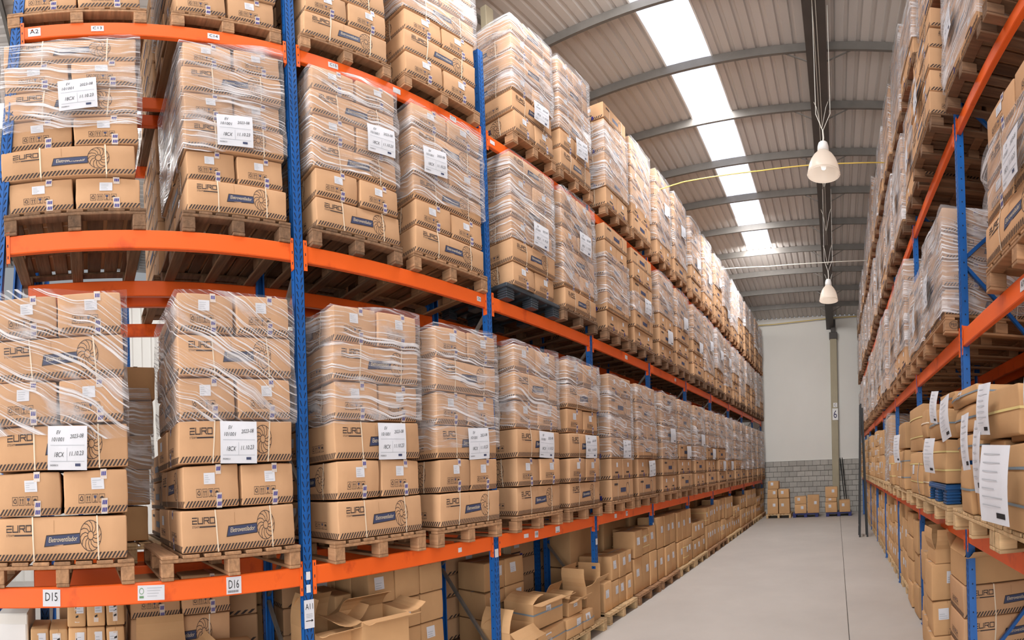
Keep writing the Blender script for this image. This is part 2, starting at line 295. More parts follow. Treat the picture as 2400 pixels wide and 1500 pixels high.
def fan_carton(seed, full=True):
    """body with its printing; straps, tape, labels as separate meshes"""
    L, W, H = LC, WC, HC; fn = warper(L, W, H, seed); F = faces_of(L, W, H)
    b = MB(); rbox(b, L, W, H, .013, 'cardboard', *((8, 4, 3) if full else (2, 1, 1)))
    for s, wd in (('front', L), ('back', L), ('right', W), ('left', W)):
        stripes(b, F[s], wd-.015, -H/2+.006, .036, .031 if full else .044)
        if wd == L:
            if full:
                euro(b, F[s], -.45, .042, .042); fan(b, F[s], .25, .012, .088)
                b.poly([F[s](x, y) for x, y in ((-.135, -.045), (.165, -.032), (.165, .03), (-.115, .022))], 'print_ink')
                b.poly([Vector(F[s](x, y))+Vector((0, -.0006 if s == 'front' else .0006, 0)) for x, y in ((-.126, -.039), (.16, -.027), (.16, .024), (-.11, .016))], 'print_blue')
                G = (lambda S: (lambda u, v: Vector(F[S](u, v))+Vector((0, -.0011 if S == 'front' else .0011, 0))))(s)
                write(b, G, 'Eletroventilador', -.095, -.019, .235, .028, 'print_cream', .15, .02)
                rect(b, F[s], -.0515, .035, -.049, H/2-.02, 'fold_line')
            else:
                rect(b, F[s], -.42, .055, -.24, .08, 'print_ink'); rect(b, F[s], -.12, -.035, .15, .02, 'print_blue'); ring(b, F[s], .25, .0, .08, .008, 'print_ink', 12)
        elif full:
            icons(b, F[s], -.15, -.062, .046)
        else: rect(b, F[s], -.06, .0, .02, .05, 'paper'); rect(b, F[s], -.1, -.06, .06, -.045, 'print_ink'); rect(b, F[s], -.01, -H/2+.005, .02, -H/2+.04, 'tape_blue')
    b.warp(fn)
    P = {'body': b}
    for nm, x in (('s1', -.225), ('s2', .31)):
        m = MB(); t = .0045; q = [(-W/2-t, -H/2-.001), (W/2+t, -H/2-.001), (W/2+t, H/2+.002), (-W/2-t, H/2+.002)]
        for (y0, z0), (y1, z1) in zip(q, q[1:]+q[:1]):
            for k in range(4):
                a, c = k/4, (k+1)/4; ya, za, yb, zb = y0+(y1-y0)*a, z0+(z1-z0)*a, y0+(y1-y0)*c, z0+(z1-z0)*c
                m.poly([(x-.006, ya, za), (x-.006, yb, zb), (x+.006, yb, zb), (x+.006, ya, za)], 'strap')
        lean = random.Random(seed+5).uniform(-.03, .03); m.warp(lambda p: fn(Vector((p.x+lean*p.z/H, p.y, p.z)))); P[nm] = m
    F3 = faces_of(L, W, H, .003); F4 = faces_of(L, W, H, .0036)
    def logo(m, s, d, zb):
        for k in range(3): m.poly([F4[s](d+.008+k*.014, zb), F4[s](d+.018+k*.014, zb), F4[s](d+.022+k*.014, zb+.024), F4[s](d+.012+k*.014, zb+.024)], 'tape_blue')
    m = MB(); m2 = MB(); T = faces_of(L, W, H, .003)['top']; B_ = faces_of(L, W, H, .003)['bottom']
    for k in range(8):
        x0 = -L/2-.003+(L+.006)*k/8; x1 = x0+(L+.006)/8; rect(m, T, x0, .045, x1, .1, 'clear_tape'); m2.poly([B_(x0, -.045), B_(x1, -.045), B_(x1, -.1), B_(x0, -.1)], 'clear_tape')
    for s, d in (('right', .045), ('left', -.1)):
        rect(m, F3[s], d, H/2-.055, d+.055, H/2+.003, 'clear_tape'); rect(m2, F3[s], d, -H/2-.003, d+.055, -H/2+.085, 'clear_tape')
        logo(m, s, d, H/2-.035); logo(m2, s, d, -H/2+.008); logo(m2, s, d, -H/2+.05)
    m.warp(fn); m2.warp(fn); P['tape'] = m; P['tape2'] = m2
    for i, s in enumerate(('right', 'left')):
        m = MB(); rr = random.Random(seed+i); dx = rr.uniform(-.03, .02); rect(m, F3[s], dx-.055, .012, dx+.055, .08, 'paper')
        F4 = faces_of(L, W, H, .0036)
        for k in range(4): rect(m, F4[s], dx-.045, .024+k*.013, dx-.045+rr.uniform(.03, .085), .027+k*.013, 'paper_grey')
        m.warp(fn); P['l'+s] = m
    return {k: v.mesh(k) for k, v in P.items()}
CART = [fan_carton(s) for s in range(5)]
LODM = [None]
def lod(seed):
    L, W, H = LC, WC, HC; b = MB(); r = .01
    b.box(-L/2, L/2, -W/2, W/2, -H/2, H/2, 'cardboard', .008); F = faces_of(L, W, H, .002)
    for s, wd in (('front', L), ('back', L), ('right', W), ('left', W)):
        stripes(b, F[s], wd-.03, -H/2+.008, .034, .045)
        if wd == L: rect(b, F[s], -.42, .055, -.24, .08, 'print_ink'); rect(b, F[s], -.12, -.035, .15, .02, 'print_blue'); ring(b, F[s], .25, .0, .08, .008, 'print_ink', 10); [rect(b, F[s], x, -H/2, x+.012, H/2, 'strap') for x in (-.26, .33)]
        else: rect(b, F[s], -.03, .02, .045, .075, 'paper'); rect(b, F[s], -.1, -.055, .06, -.035, 'print_ink'); rect(b, F[s], .05, -H/2+.005, .09, -H/2+.06, 'tape_blue')
    return b
LOD = lod(0)
ncart = [0]
def carton(loc, rz, label, group, sx=1, sy=1, sz=1, parts='sstll', tilt=0):
    p = CART[rnd.randrange(5)]; ncart[0] += 1
    o = obj('cardboard_carton', p['body'], None, loc, rz, None, label, 'carton', group, (sx, sy, sz))
    if tilt: o.rotation_euler.x = tilt
    if 's' in parts: obj('strap', p['s1'], o); obj('strap', p['s2'], o)
    if 't' in parts: obj('packing_tape', p['tape'], o); obj('packing_tape', p['tape2'], o)
    if 'r' in parts: obj('shipping_label', p['lright'], o)
    if 'l' in parts: obj('shipping_label', p['lleft'], o)
    return o

# ------------------------------------------------------------------ pallets
def pallet_parts(w_, d=1.2, mt='wood'):
    """local x = depth, y = width; z 0..0.14"""
    R = {}
    r = random.Random(3)
    def m(nm, *a): q = MB(); q.box(*a, mt, .004); return q.mesh(nm)
    bw = w_*.115
    R['deck_board'] = (m('deck_board', -d/2, d/2, -bw/2, bw/2, 0, .02), [(0, -w_/2+bw/2+(w_-bw)*k/6, .12) for k in range(7)])
    R['cross_board'] = (m('cross_board', -.05, .05, -w_/2, w_/2, 0, .02), [(x, 0, .0995) for x in (-d/2+.05, 0, d/2-.05)])
    R['block'] = (m('block', -.065, .065, -.05, .05, 0, .08), [(x, y, .0195) for x in (-d/2+.066, 0, d/2-.066) for y in (-w_/2+.052, 0, w_/2-.052)])
    R['runner_board'] = (m('runner_board', -d/2, d/2, -.05, .05, 0, .019), [(0, y, 0) for y in (-w_/2+.052, 0, w_/2-.052)])
    return R
PAL = {}
def pallet(loc, w_, label, group, mt='wood', detail=True, rz=0, name='wooden_pallet', kz=1):
    key = (round(w_, 1), mt)
    if key not in PAL:
        P = pallet_parts(round(w_, 1), mt=mt); j = MB()
        ww = round(w_, 1)
        for nm, (me, ps) in P.items():
            for p in ps:
                t = MB(); t.v = [tuple(v.co+Vector(p)) for v in me.vertices]; t.f = [tuple(f.vertices) for f in me.polygons]; t.m = [0]*len(t.f); t.sm = [False]*len(t.f); t.names = [mt]; j.add(t, Matrix())
        PAL[key] = (P, j.mesh('pallet_joined'), j)
    P, J, _ = PAL[key]; s = w_/round(w_, 1)
    if not detail: return obj(name, J, None, loc, rz, None, label, 'pallet', group, (1, s, kz))
    o = empty(name, loc, rz, label, 'pallet', group); o.scale = (1, s, kz)
    for nm, (me, ps) in P.items():
        for p in ps:
            c = obj(nm, me, o, p); c.rotation_euler = (0, 0, rnd.uniform(-.006, .006))
    return o
def plastic_pallet(loc, w_, d, label, mt, group=None, rz=0):
    o = empty('plastic_pallet', loc, rz, label, 'pallet', group)
    m = MB(); m.box(-d/2, d/2, -w_/2, w_/2, .11, .14, mt, .006); m.box(-d/2-.004, d/2+.004, -w_/2-.004, w_/2+.004, .1, .125, mt, .006)
    for k in range(6): y = -w_/2+w_*(k+.5)/6; m.box(-d/2+.02, d/2-.02, y-.006, y+.006, .08, .11, mt)
    obj('deck', m, o)
    f = MB()
    for t in (0, .022, .044, .066): f.box(-.075, .075, -.075, .075, t, t+.016, mt, .004)
    f.box(-.065, .065, -.065, .065, .01, .1, mt); fm = f.mesh('foot')
    for x in (-d/2+.08, 0, d/2-.08):
        for y in (-w_/2+.08, 0, w_/2-.08): obj('foot', fm, o, (x, y, 0))
    return o

# ------------------------------------------------------------------ stretch film
def film(x0, x1, y0, y1, z0, z1, label, mt='stretch_film', seed=0, n=26, nz=16, sag=.012, group='stretch film round the pallet loads', pinch=None):
    m = MB(); r = .05; cx, cy = (x0+x1)/2, (y0+y1)/2; a, b = (x1-x0)/2, (y1-y0)/2; pts = []
    per = []
    for k in range(n): per.append((a, -b+2*b*k/n))
    for k in range(n): per.append((a-2*a*k/n, b))
    for k in range(n): per.append((-a, b-2*b*k/n))
    for k in range(n): per.append((-a+2*a*k/n, -b))
    vs = []; N = len(per)
    for j in range(nz+1):
        v = j/nz; z = z0+(z1-z0)*v
        for i, (px, py) in enumerate(per):
            nrm = Vector((px/a, py/b, 0)); nx = 1 if px == a else (-1 if px == -a else 0); ny = 1 if py == b else (-1 if py == -b else 0)
            q = noise.noise(Vector((px*2.2+seed, py*2.2, z*7+px*2+py*1.5)))*sag+noise.noise(Vector((px*6, py*6+seed, z*14)))*sag*.5+.006
            if abs(px) == a and abs(py) == b: q -= .004
            ze = z+(noise.noise(Vector((px*1.5+seed*3, py*1.5, 5)))*.06 if j in (0, nz) else 0)
            vs.append((px+nx*q, py+ny*q, ze-z0))
    fs = [(j*N+i, j*N+(i+1) % N, (j+1)*N+(i+1) % N, (j+1)*N+i) for j in range(nz) for i in range(N)]
    m.geo(vs, fs, mt, True)
    return obj('stretch_film_wrap', m, None, (cx, cy, z0), 0, None, label, 'film', group)
def hash_(l): return int(abs(l[1])*997+abs(l[2])*331)
def paper_sheet(parent_loc, side, label, w_=.30, h=.24, lines=True, rot=0, curl=.01, mt='paper', group='paper sheets taped to the loads', text=True, rx=0):
    """sheet facing +X (side=1) or -X (side=-1) or -Y (side=0)"""
    m = MB(); n = 8
    def F0(u, v, e=0): return Vector((u, -e-curl*math.sin(u/w_*2.6)-(curl*.8*math.cos(v/h*3)), v))
    vs = []; fs = []
    for j in range(n+1):
        for i in range(n+1): vs.append(F0(-w_/2+w_*i/n, -h/2+h*j/n, 0))
    for j in range(n):
        for i in range(n): q = j*(n+1)+i; fs.append((q, q+1, q+n+2, q+n+1))
    m.geo(vs, fs, mt, True)
    m.geo([Vector(v)+Vector((0, .001, 0)) for v in vs], [f[::-1] for f in fs], mt, True)
    F = lambda u, v: F0(u, v, .0025)
    if text:
        s = w_/.30; t = h/.24
        write(m, F, 'EV', -.085*s, .075*t, .028*s, .02*t, 'text_black', .3); write(m, F, '101001', -.12*s, .035*t, .09*s, .022*t, 'text_black', .25)
        write(m, F, '2023-08', .02*s, .05*t, .1*s, .022*t, 'text_black', .25, .06); write(m, F, '18CX', -.1*s, -.05*t, .07*s, .026*t, 'text_black', .25)
        write(m, F, '11.10.23', .015*s, -.045*t, .105*s, .024*t, 'text_black', .25, .05)
        for v in (.012, -.075): rect(m, F, -.13*s, v*t, .13*s, (v+.003)*t, 'paper_grey')
        rect(m, F, -.005*s, -.075*t, -.002*s, .0*t, 'paper_grey'); write(m, F, 'ENDERECO', -.13*s, -.1*t, .06*s, .01*t, 'text_black'); rect(m, F, .06*s, -.1*t, .1*s, -.085*t, 'print_blue')
    elif lines:
        rr = random.Random(int(parent_loc[1]*100))
        for k in range(7): v = h*.38-k*h*.11; rect(m, F, -w_*.4, v, -w_*.4+w_*rr.uniform(.3, .8), v+h*.012, 'paper_grey')
        rect(m, F, w_*.1, -h*.42, w_*.4, -h*.35, 'text_black')
    rz = {1: PI/2, -1: -PI/2, 0: 0, -2: math.radians(-60-(hash_(parent_loc) % 14))}[side]
    o = obj('paper_sheet', m, None, parent_loc, rz, None, label, 'paper', group); o.rotation_euler = (rx, rot, rz); return o

# ================================================================== building
XL, XR = -3.675, 1.24
# floor: two cast slabs with a joint between
fl = obj('floor', (lambda m: (m.box(-26, 20, -12, 24.3, -.12, -.02, 'joint'), m)[1])(MB()), kind='structure')
for x0, x1 in ((-26, .135), (.145, 20)):
    m = MB(); m.box(x0, x1, -12, 24.3, -.1, 0, 'concrete', .004); obj('floor_slab', m, fl)
YW = 24.1
wb = MB(); wb.box(-20, 14, YW, YW+.04, -.1, 7.17, 'mortar'); wb.box(-20, 14, YW-.025, YW, 1.92, 7.17, 'wall_paint'); wb.box(-20, 14, YW-.05, YW, 1.9, 1.925, 'wall_paint')
wall = obj('wall_back', wb, kind='structure')
bm_ = MB(); bm_.box(-.191, .191, -.03, .01, .006, .184, 'block', .006); bme = bm_.mesh('block'); far = MB()
for r_ in range(10):
    for k in range(-26, 22):
        x = k*.4+(r_ % 2)*.2
        if -4.5 < x < 1.5: obj('block', bme, wall, (x, YW-.005, r_*.19))
        else: far.add(bm_, Matrix.Translation((x, YW-.005, r_*.19)))
obj('block_courses', far, wall, kind='stuff')
# roof
def roof_z(y): return 8.89-.071*y
PW = .92; X0 = -3.07
def sheet(y0, y1, mt):
    m = MB(); n = 4; prof = []
    for k in range(n):
        b = k*PW/n
        prof += [(b, 0), (b+.135, 0), (b+.16, .035), (b+.205, .035)]
    prof += [(PW, 0)]
    for (xa, za), (xb, zb) in zip(prof, prof[1:]):
        m.poly([(xa, y0, roof_z(y0)+za), (xb, y0, roof_z(y0)+zb), (xb, y1, roof_z(y1)+zb), (xa, y1, roof_z(y1)+za)], mt)
    for xa in (0, PW-.006): m.box(xa, xa+.006, y0, y0+.01, roof_z(y0), roof_z(y0)+.01, mt)
    return m.mesh('roof_sheet')
roof = empty('ceiling', (0, 0, 0)); roof['kind'] = 'structure'
shA, shS, shB = sheet(-12, 24.14, 'roof_sheet'), sheet(-12, 17.25, 'skylight_sheet'), sheet(17.2, 24.14, 'roof_sheet')
for k in range(-18, 13):
    if k in (0, 10, -9):
        obj('skylight_sheet', shS, roof, (X0+k*PW, 0, 0), label='translucent white skylight sheet'); obj('roof_sheet', shB, roof, (X0+k*PW, 0, 0))
    else: obj('roof_sheet', shA, roof, (X0+k*PW, 0, 0))
for k in (0, 1):
    m = MB(); m.bar((X0+k*PW, -12, roof_z(-12)-.01), (X0+k*PW, 17.25, roof_z(17.25)-.01), .03, .02, 'sign_white'); obj('skylight_edge', m, roof)
pm = MB()
pm.box(-19, 9, -.03, .03, -.16, -.15, 'steel_grey'); pm.box(-19, 9, -.032, -.026, -.16, 0, 'steel_grey'); pm.box(-19, 9, -.03, .03, -.012, 0, 'steel_grey'); pme = pm.mesh('purlin')
for k in range(-9, 10):
    y = 8.90+1.689*k
    if y < 24: obj('purlin', pme, roof, (0, y, roof_z(y)-.005))
brm = MB(); brm.bar((-.16, 0, -.42), (-.85, 0, -.1), .02, .02, 'steel_grey'); brm.bar((-.2, 0, -.42), (.5, 0, -.1), .02, .02, 'steel_grey'); brme = brm.mesh('knee_brace')
def rafter(x, nm='roof_beam'):
    m = MB()
    for dz, wd, ht in ((-.17, .32, .018), (-.52, .36, .018)): m.bar((x, -12, roof_z(-12)+dz), (x, YW, roof_z(YW)+dz), wd, ht, 'steel_dark')
    m.bar((x, -12, roof_z(-12)-.345), (x, YW, roof_z(YW)-.345), .014, .35, 'steel_dark')
    for k in range(-8, 10): y = 8.9+1.689*k; m.bar((x, y, roof_z(y)-.52), (x, y, roof_z(y)-.17), .2, .012, 'steel_dark', (0, 1, 0))
    return obj(nm, m, roof)
rafter(-.19)
for k in range(-4, 9): y = 8.9+1.689*k+.05; obj('knee_brace', brme, roof, (0, y, roof_z(y)))
# lattice girder over the left racks and its column
g = MB(); xg = -5.15
def gz(y): return roof_z(y)-.25
g.bar((xg, -8, gz(-8)), (xg, YW, gz(YW)), .09, .07, 'steel_grey'); g.bar((xg, -8, gz(-8)-.75), (xg, YW, gz(YW)-.75), .09, .07, 'steel_grey')
for k in range(-8, 24):
    g.bar((xg, k, gz(k)-.75), (xg, k+.5, gz(k)), .04, .04, 'steel_grey'); g.bar((xg, k+.5, gz(k)), (xg, k+1, gz(k)-.75), .04, .04, 'steel_grey')
obj('lattice_girder', g, roof)
m = MB(); m.box(-.06, .06, -.09, .09, 0, 8.1, 'column_paint', .01); m.box(-.07, .07, -.11, .11, 0, .02, 'column_paint'); tagm = obj('column_middle', m, None, (-4.8, 5.68, 0), kind='structure')
# column on the back wall
m = MB(); m.box(-.17, .17, -.2, .06, 0, 6.35, 'column_paint', .02); col = obj('column_back', m, None, (-.03, YW-.09, 0), kind='structure')
m = MB(); m.box(-.12, .12, -.18, .02, 6.35, roof_z(YW)-.2, 'steel_dark', .01); m.box(-.2, .2, -.2, .04, 6.25, 6.5, 'steel_dark', .01); obj('steel_head', m, col, (0, -.02, 0))
s_ = empty('bay_sign', (0.0, YW-.31, 3.3), label='white number plate reading 6 on the back wall column', cat='sign')
m = MB(); m.box(-.14, .14, -.008, 0, 0, .42, 'sign_white', .002); write(m, lambda u, v: (u, -.0095, v), '6', -.085, .07, .17, .28, 'sign_ink'); obj('number_plate', m, s_)
m = MB(); m.box(-.09, .11, -.008, 0, .46, .62, 'sign_white', .002); write(m, lambda u, v: (u, -.0095, v), 'C', -.04, .49, .09, .1, 'sign_ink'); obj('letter_plate', m, s_)

# ================================================================== racks
def chev(m, yc, z, x, sgn, h=.024):
    """one punched slot, drawn dark on the post face at x"""
    e = x+sgn*.0012
    for d in (-1, 1):
        a, b = (yc+d*.024, yc+d*.011)
        pts = [(e, a, z), (e, a+.009*d, z), (e, b+.006*d, z-h-.012), (e, b-.001*d, z-h-.012)]
        m.poly(pts if d*sgn < 0 else pts[::-1], 'slot_dark')
def post_mesh(h, sgn, slots=True, step=.05):
    """C section post, open to the inside; front face at x=0, depth to -sgn*.07"""
    m = MB(); d = -sgn*.07
    m.box(min(0, -sgn*.003), max(0, -sgn*.003), -.045, .045, 0, h, 'rack_blue')
    for y in (-.045, .042): m.box(min(0, d), max(0, d), y, y+.003, 0, h, 'rack_blue')
    for y0, y1 in ((-.045, -.028), (.028, .045)): m.box(min(d, d+sgn*.003), max(d, d+sgn*.003), y0, y1, 0, h, 'rack_blue')
    m.box(min(-sgn*.0, sgn*.004), max(0, sgn*.004), -.006, .006, 0, h, 'rack_blue')
    if slots:
        k = 0
        while .12+k*step < h-.05: chev(m, 0, .12+k*step, 0, sgn, step*.45); k += 1
        for k in range(int(h/.1)):
            z = .1+k*.1; m.poly([(-sgn*.03, -.0462, z), (-sgn*.042, -.0462, z), (-sgn*.042, -.0462, z+.012), (-sgn*.03, -.0462, z+.012)], 'slot_dark')
    return m.mesh('post')
def frame_parts(sgn, h, brace):
    P = post_mesh(h, sgn); R = post_mesh(h, -sgn, True, .1)
    m = MB(); D = 1.0; bs = []
    bpm = MB(); bpm.box(-.05, .05, -.065, .065, 0, .006, 'rack_blue'); 
    z = .25; up_ = True; zs = []
    while z+.75 < h:
        b = MB(); b.bar((-sgn*.05, 0, z if up_ else z+.7), (-sgn*(D-.05), 0, z+.7 if up_ else z), .03, .035, brace, (0, 1, 0)); bs.append(b.mesh('diagonal_brace')); zs.append(z)
        if int(z*10) % 14 < 7 or True:
            pass
        z += .75; up_ = not up_
    hb = MB(); hb.bar((-sgn*.05, 0, 0), (-sgn*(D-.05), 0, 0), .03, .035, brace, (0, 1, 0)); hbm = hb.mesh('horizontal_brace')
    return P, R, bs, hbm, bpm.mesh('base_plate'), D
FRM = {}
def upright(x, y, sgn, h, label, brace='galvanized', group='blue rack upright frames', lean=0, top=False):
    key = (sgn, h, brace)
    if key not in FRM: FRM[key] = frame_parts(sgn, h, brace)
    P, R, bs, hb, bp, D = FRM[key]; o = empty('rack_upright', (x, y, 0), 0, label, 'rack frame', group)
    obj('front_post', P, o); obj('rear_post', R, o, (-sgn*D, 0, 0))
    for b in bs: obj('diagonal_brace', b, o)
    obj('horizontal_brace', hb, o, (0, 0, .2)); tb = MB(); tb.box(min(-sgn*.07, -sgn*.93), max(-sgn*.07, -sgn*.93), -.05, -.012, h-.25, h-.19, 'rack_blue', .004); obj('top_brace', tb, o)
    for q in (-.035, -D+.035): obj('base_plate', bp, o, (sgn*q, 0, 0))
    if lean: o.rotation_euler.x = lean
    return o
BMC = {}
def beam(x, y0, y1, ztop, sgn, label, group='orange rack beams', tags=(), h=.118, mt='rack_orange'):
    """front face at x facing sgn; y0/y1 are post centres"""
    L = y1-y0-.1015; key = (round(L, 3), sgn, h)
    if key not in BMC:
        m = MB(); X = sorted((0, -sgn*.05)); m.box(X[0], X[1], -L/2, L/2, -h, 0, mt, .006)
        c = MB(); X = sorted((.0065*sgn, -.05*sgn)); c.box(X[0], X[1], -.0016, .0012, -h-.06, .035, mt)
        X = sorted((.0065*sgn, .0045*sgn)); c.box(X[0], X[1], -.0016, .03, -h-.06, .035, mt)
        e = .0068*sgn
        for k in range(3): z = .02-k*.075; p = [(e, .01, z), (e, .018, z), (e, .018, z-.02), (e, .01, z-.02)]; c.poly(p if sgn > 0 else p[::-1], 'slot_dark')
        c2 = MB(); c2.v = [(a, -b, d) for a, b, d in c.v]; c2.f = [f[::-1] for f in c.f]; c2.m = c.m; c2.sm = c.sm; c2.names = c.names
        BMC[key] = (m.mesh('rack_beam'), c2.mesh('end_connector'), c.mesh('end_connector'))
    B, c1, c2 = BMC[key]; o = obj('rack_beam', B, None, (x, (y0+y1)/2, ztop), 0, 'thing', label, 'rack beam', group)
    obj('end_connector', c2, o, (0, -L/2-.0018, 0)) if sgn > 0 else obj('end_connector', c2, o, (0, -L/2-.0018, 0)); obj('end_connector', c1, o, (0, L/2+.0018, 0))
    for t in tags:
        yy, txt, tw, th, kind = t; m = MB(); yy -= (y0+y1)/2; e = sgn*.0035
        m.box(min(0, e), max(0, e), -tw/2, tw/2, -th/2, th/2, 'paper'); F = (lambda u, v: (e+sgn*.0012, u*sgn, v))
        if txt: write(m, F, txt, -tw*.36, -th*.18, tw*.7, th*.5, 'text_black')
        if kind == 'arrow': m.poly([F(-tw*.3, th*.25), F(-tw*.1, th*.4), F(-tw*.1, th*.1)], 'rack_orange')
        if kind == 'code': [rect(m, F, -tw*.4+k*tw*.055, -th*.42, -tw*.4+k*tw*.055+tw*.028, -th*.28, 'print_ink') for k in range(13)]
        if kind == 'green': ring(m, F, -tw*.36, th*.12, th*.2, .004, 'green', 10); rect(m, F, -tw*.44, -th*.35, -tw*.28, -th*.2, 'green'); [rect(m, F, -tw*.15, th*(.3-.18*k), tw*(.4-.06*k), th*(.34-.18*k), 'paper_grey') for k in range(4)]
        lab = obj('location_tag', m, o, (0, yy, -h*.5+rnd.uniform(-.004, .004)), label=('white tag reading '+txt) if txt else 'printed notice sticker'); lab.rotation_euler.x = rnd.uniform(-.03, .03)
    return o
LZ = [1.298, 3.345, 4.97]; LN = ['lowest', 'middle', 'top']
PY = [-.606+2.4*k for k in range(11)]
for k, y in enumerate(PY):
    if y > 23.9: break
    upright(XL, y if k else -1.03, 1, 5.95, f'{ORD[k]} blue upright frame along the left aisle rack, counted from near end', lean=-.11 if k == 0 else 0)
TAGS = {(0, 0): [(-.31, 'D15', .135, .095, ''), (.46, '', .21, .085, 'green'), (1.13, 'D16', .125, .1, 'code')], (1, 0): [(3.6, '', .05, .035, '')],
        (2, 0): [(4.78, '', .09, .035, ''), (5.0, '18', .07, .06, ''), (5.5, '', .1, .06, 'code')], (3, 0): [(7.3, '', .08, .05, ''), (7.75, '19', .07, .06, '')],
        (0, 2): [(-.34, 'A2', .1, .075, 'arrow'), (.16, 'C13', .1, .05, ''), (1.1, 'C14', .1, .05, '')], (1, 2): [(2.21, 'C15', .1, .05, ''), (2.93, '', .09, .05, ''), (3.7, 'C16', .09, .05, '')],
        (1, 1): [(4.02, 'C6', .06, .04, '')], (3, 1): [(7.9, '', .1, .05, '')], (4, 1): [(10.6, '', .1, .05, '')], (2, 2): [(4.35, '', .08, .04, '')]}
for k in range(len(PY)-1):
    for l in range(3):
        tg = TAGS.get((k, l), [])
        ya = PY[k] if k else (-.89, -.66, -.5)[l]
        beam(XL, ya, PY[k+1], LZ[l], 1, f'{ORD[k]} front beam on the {LN[l]} level of the left rack, from near end', tags=tg)
        beam(XL-1.0, PY[k], PY[k+1], LZ[l], -1, f'{ORD[k]} rear beam on the {LN[l]} level of the left rack, from near end', group='rear rack beams')
for l in range(3):
    pass
# paper labels on the second post
m = MB(); m.box(0, .0015, -.047, .047, -.09, .09, 'paper'); F = lambda u, v: (.0025, u, v)
write(m, F, 'A11', -.036, .03, .072, .036, 'text_black'); rect(m, F, -.035, -.045, .035, -.04, 'text_black'); m.poly([F(.035, -.0425), F(.02, -.032), F(.02, -.053)], 'text_black')
for k in range(3): rect(m, F, -.03, -.002-k*.01, .03, .002-k*.01, 'paper_grey')
FR = [o for o in C.objects if o.name.startswith('rack_upright')]
obj('post_label', m, FR[1], (.006, 0, 1.0), label='white label reading A11')
for z in (1.16, 1.24): m = MB(); m.box(0, .0015, -.02, .02, -.025, .025, 'paper'); obj('post_label', m, FR[1], (.006, 0, z))
for k, zz in ((3, (.72, 1.0, .6)), (2, (1.15,)), (4, (.9, .98)), (5, (.7, .95, .62))):
    for z in zz: m = MB(); m.box(0, .0015, -.03, .03, -.035, .035, 'paper'); obj('post_label', m, FR[k], (.006, 0, z))

# ------------------------------------------------------------------ left rack loads
# (y0, y1, overhang, pattern, layer height, film range in layers, film material, sheet layer or None)
L1 = [(-.74, .30, .02, 'ABABAB', .2525, (2.7, 6.03), 0, 2), (.71, 1.69, .02, 'ABABAB', .2525, (2.95, 6.03), 0, 2), (2.04, 3.0, .10, 'ABABAB', .2515, (3.0, 6.02), 1, 2), (3.2, 4.13, .12, 'ABABAB', .249, (2.3, 6.02), 1, 2),
      (4.46, 5.4, .13, 'ABABAB', .252, (3.0, 6.02), 1, 2), (5.62, 6.53, .14, 'ABABAB', .252, (4.1, 6.02), 1, 2), (6.9, 7.76, .14, 'ABABAB', .25, (2.0, 5.9), 1, 2), (8.0, 8.92, .14, 'ABABAB', .25, (2.4, 6.0), 1, 1)]
L2 = [(-.60, .47, .0, 'BABABA', .2245, (2.6, 5.9), 1, 3), (.82, 1.69, .0, 'ABABAB', .2255, (2.0, 6.02), 1, 2), (1.94, 2.86, .04, 'ABABAB', .2235, (2.1, 6.0), 1, 3), (3.06, 4.08, .05, 'ABABAB', .2255, (2.2, 6.02), 1, 3),
      (4.5, 5.42, .12, 'BABABA', .2255, (2.0, 6.02), 1, 2), (5.62, 6.53, .14, 'ABABAB', .2255, (1.1, 6.02), 0, 3), (6.9, 7.76, .14, 'BABABA', .2255, (1.3, 4.2), 1, None), (8.0, 8.92, .14, 'BABABA', .2255, (1.9, 3.1), 0, 2)]
L3 = [(-.52, .52, .0, 'BABABA', .2567, (2, 6.02), 1, None), (.79, 1.67, .0, 'BABABA', .2567, (2, 6), 1, None), (1.90, 2.80, .04, 'ABABAB', .2567, (3, 6), 1, None), (3.02, 4.05, .05, 'BABABA', .2567, (2.9, 6.02), 1, None),
      (4.62, 5.5, .12, 'BABABA', .2567, (2.0, 5.9), 1, 1), (5.66, 6.53, .12, 'ABABAB', .2567, (1.9, 6.02), 1, 1), (6.98, 7.84, .14, 'BABABA', .2567, (1.1, 4.9), 1, None), (8.02, 8.92, .14, 'ABABAB', .25, (1.6, 6.02), 0, None)]
rr = random.Random(11)
for k in range(4, 10):
    for j in (0, 1):
        y0 = PY[k]+.27+j*1.12
        for n_, T in enumerate((L1, L2, L3)):
            T.append((y0, y0+.9+rr.uniform(-.03, .03), .14, rr.choice(('ABABAB', 'BABABA')), (.25, .225, .25)[n_], (rr.choice((1, 2, 3)), 6.02), rr.choice((0, 1, 1)) if k < 6 else rr.choice((1, 2)), rr.choice((1, 2, 3))))
FMT = ['stretch_film', 'stretch_film_flat', 'stretch_film_milky']
far_c = MB(); NP = 6
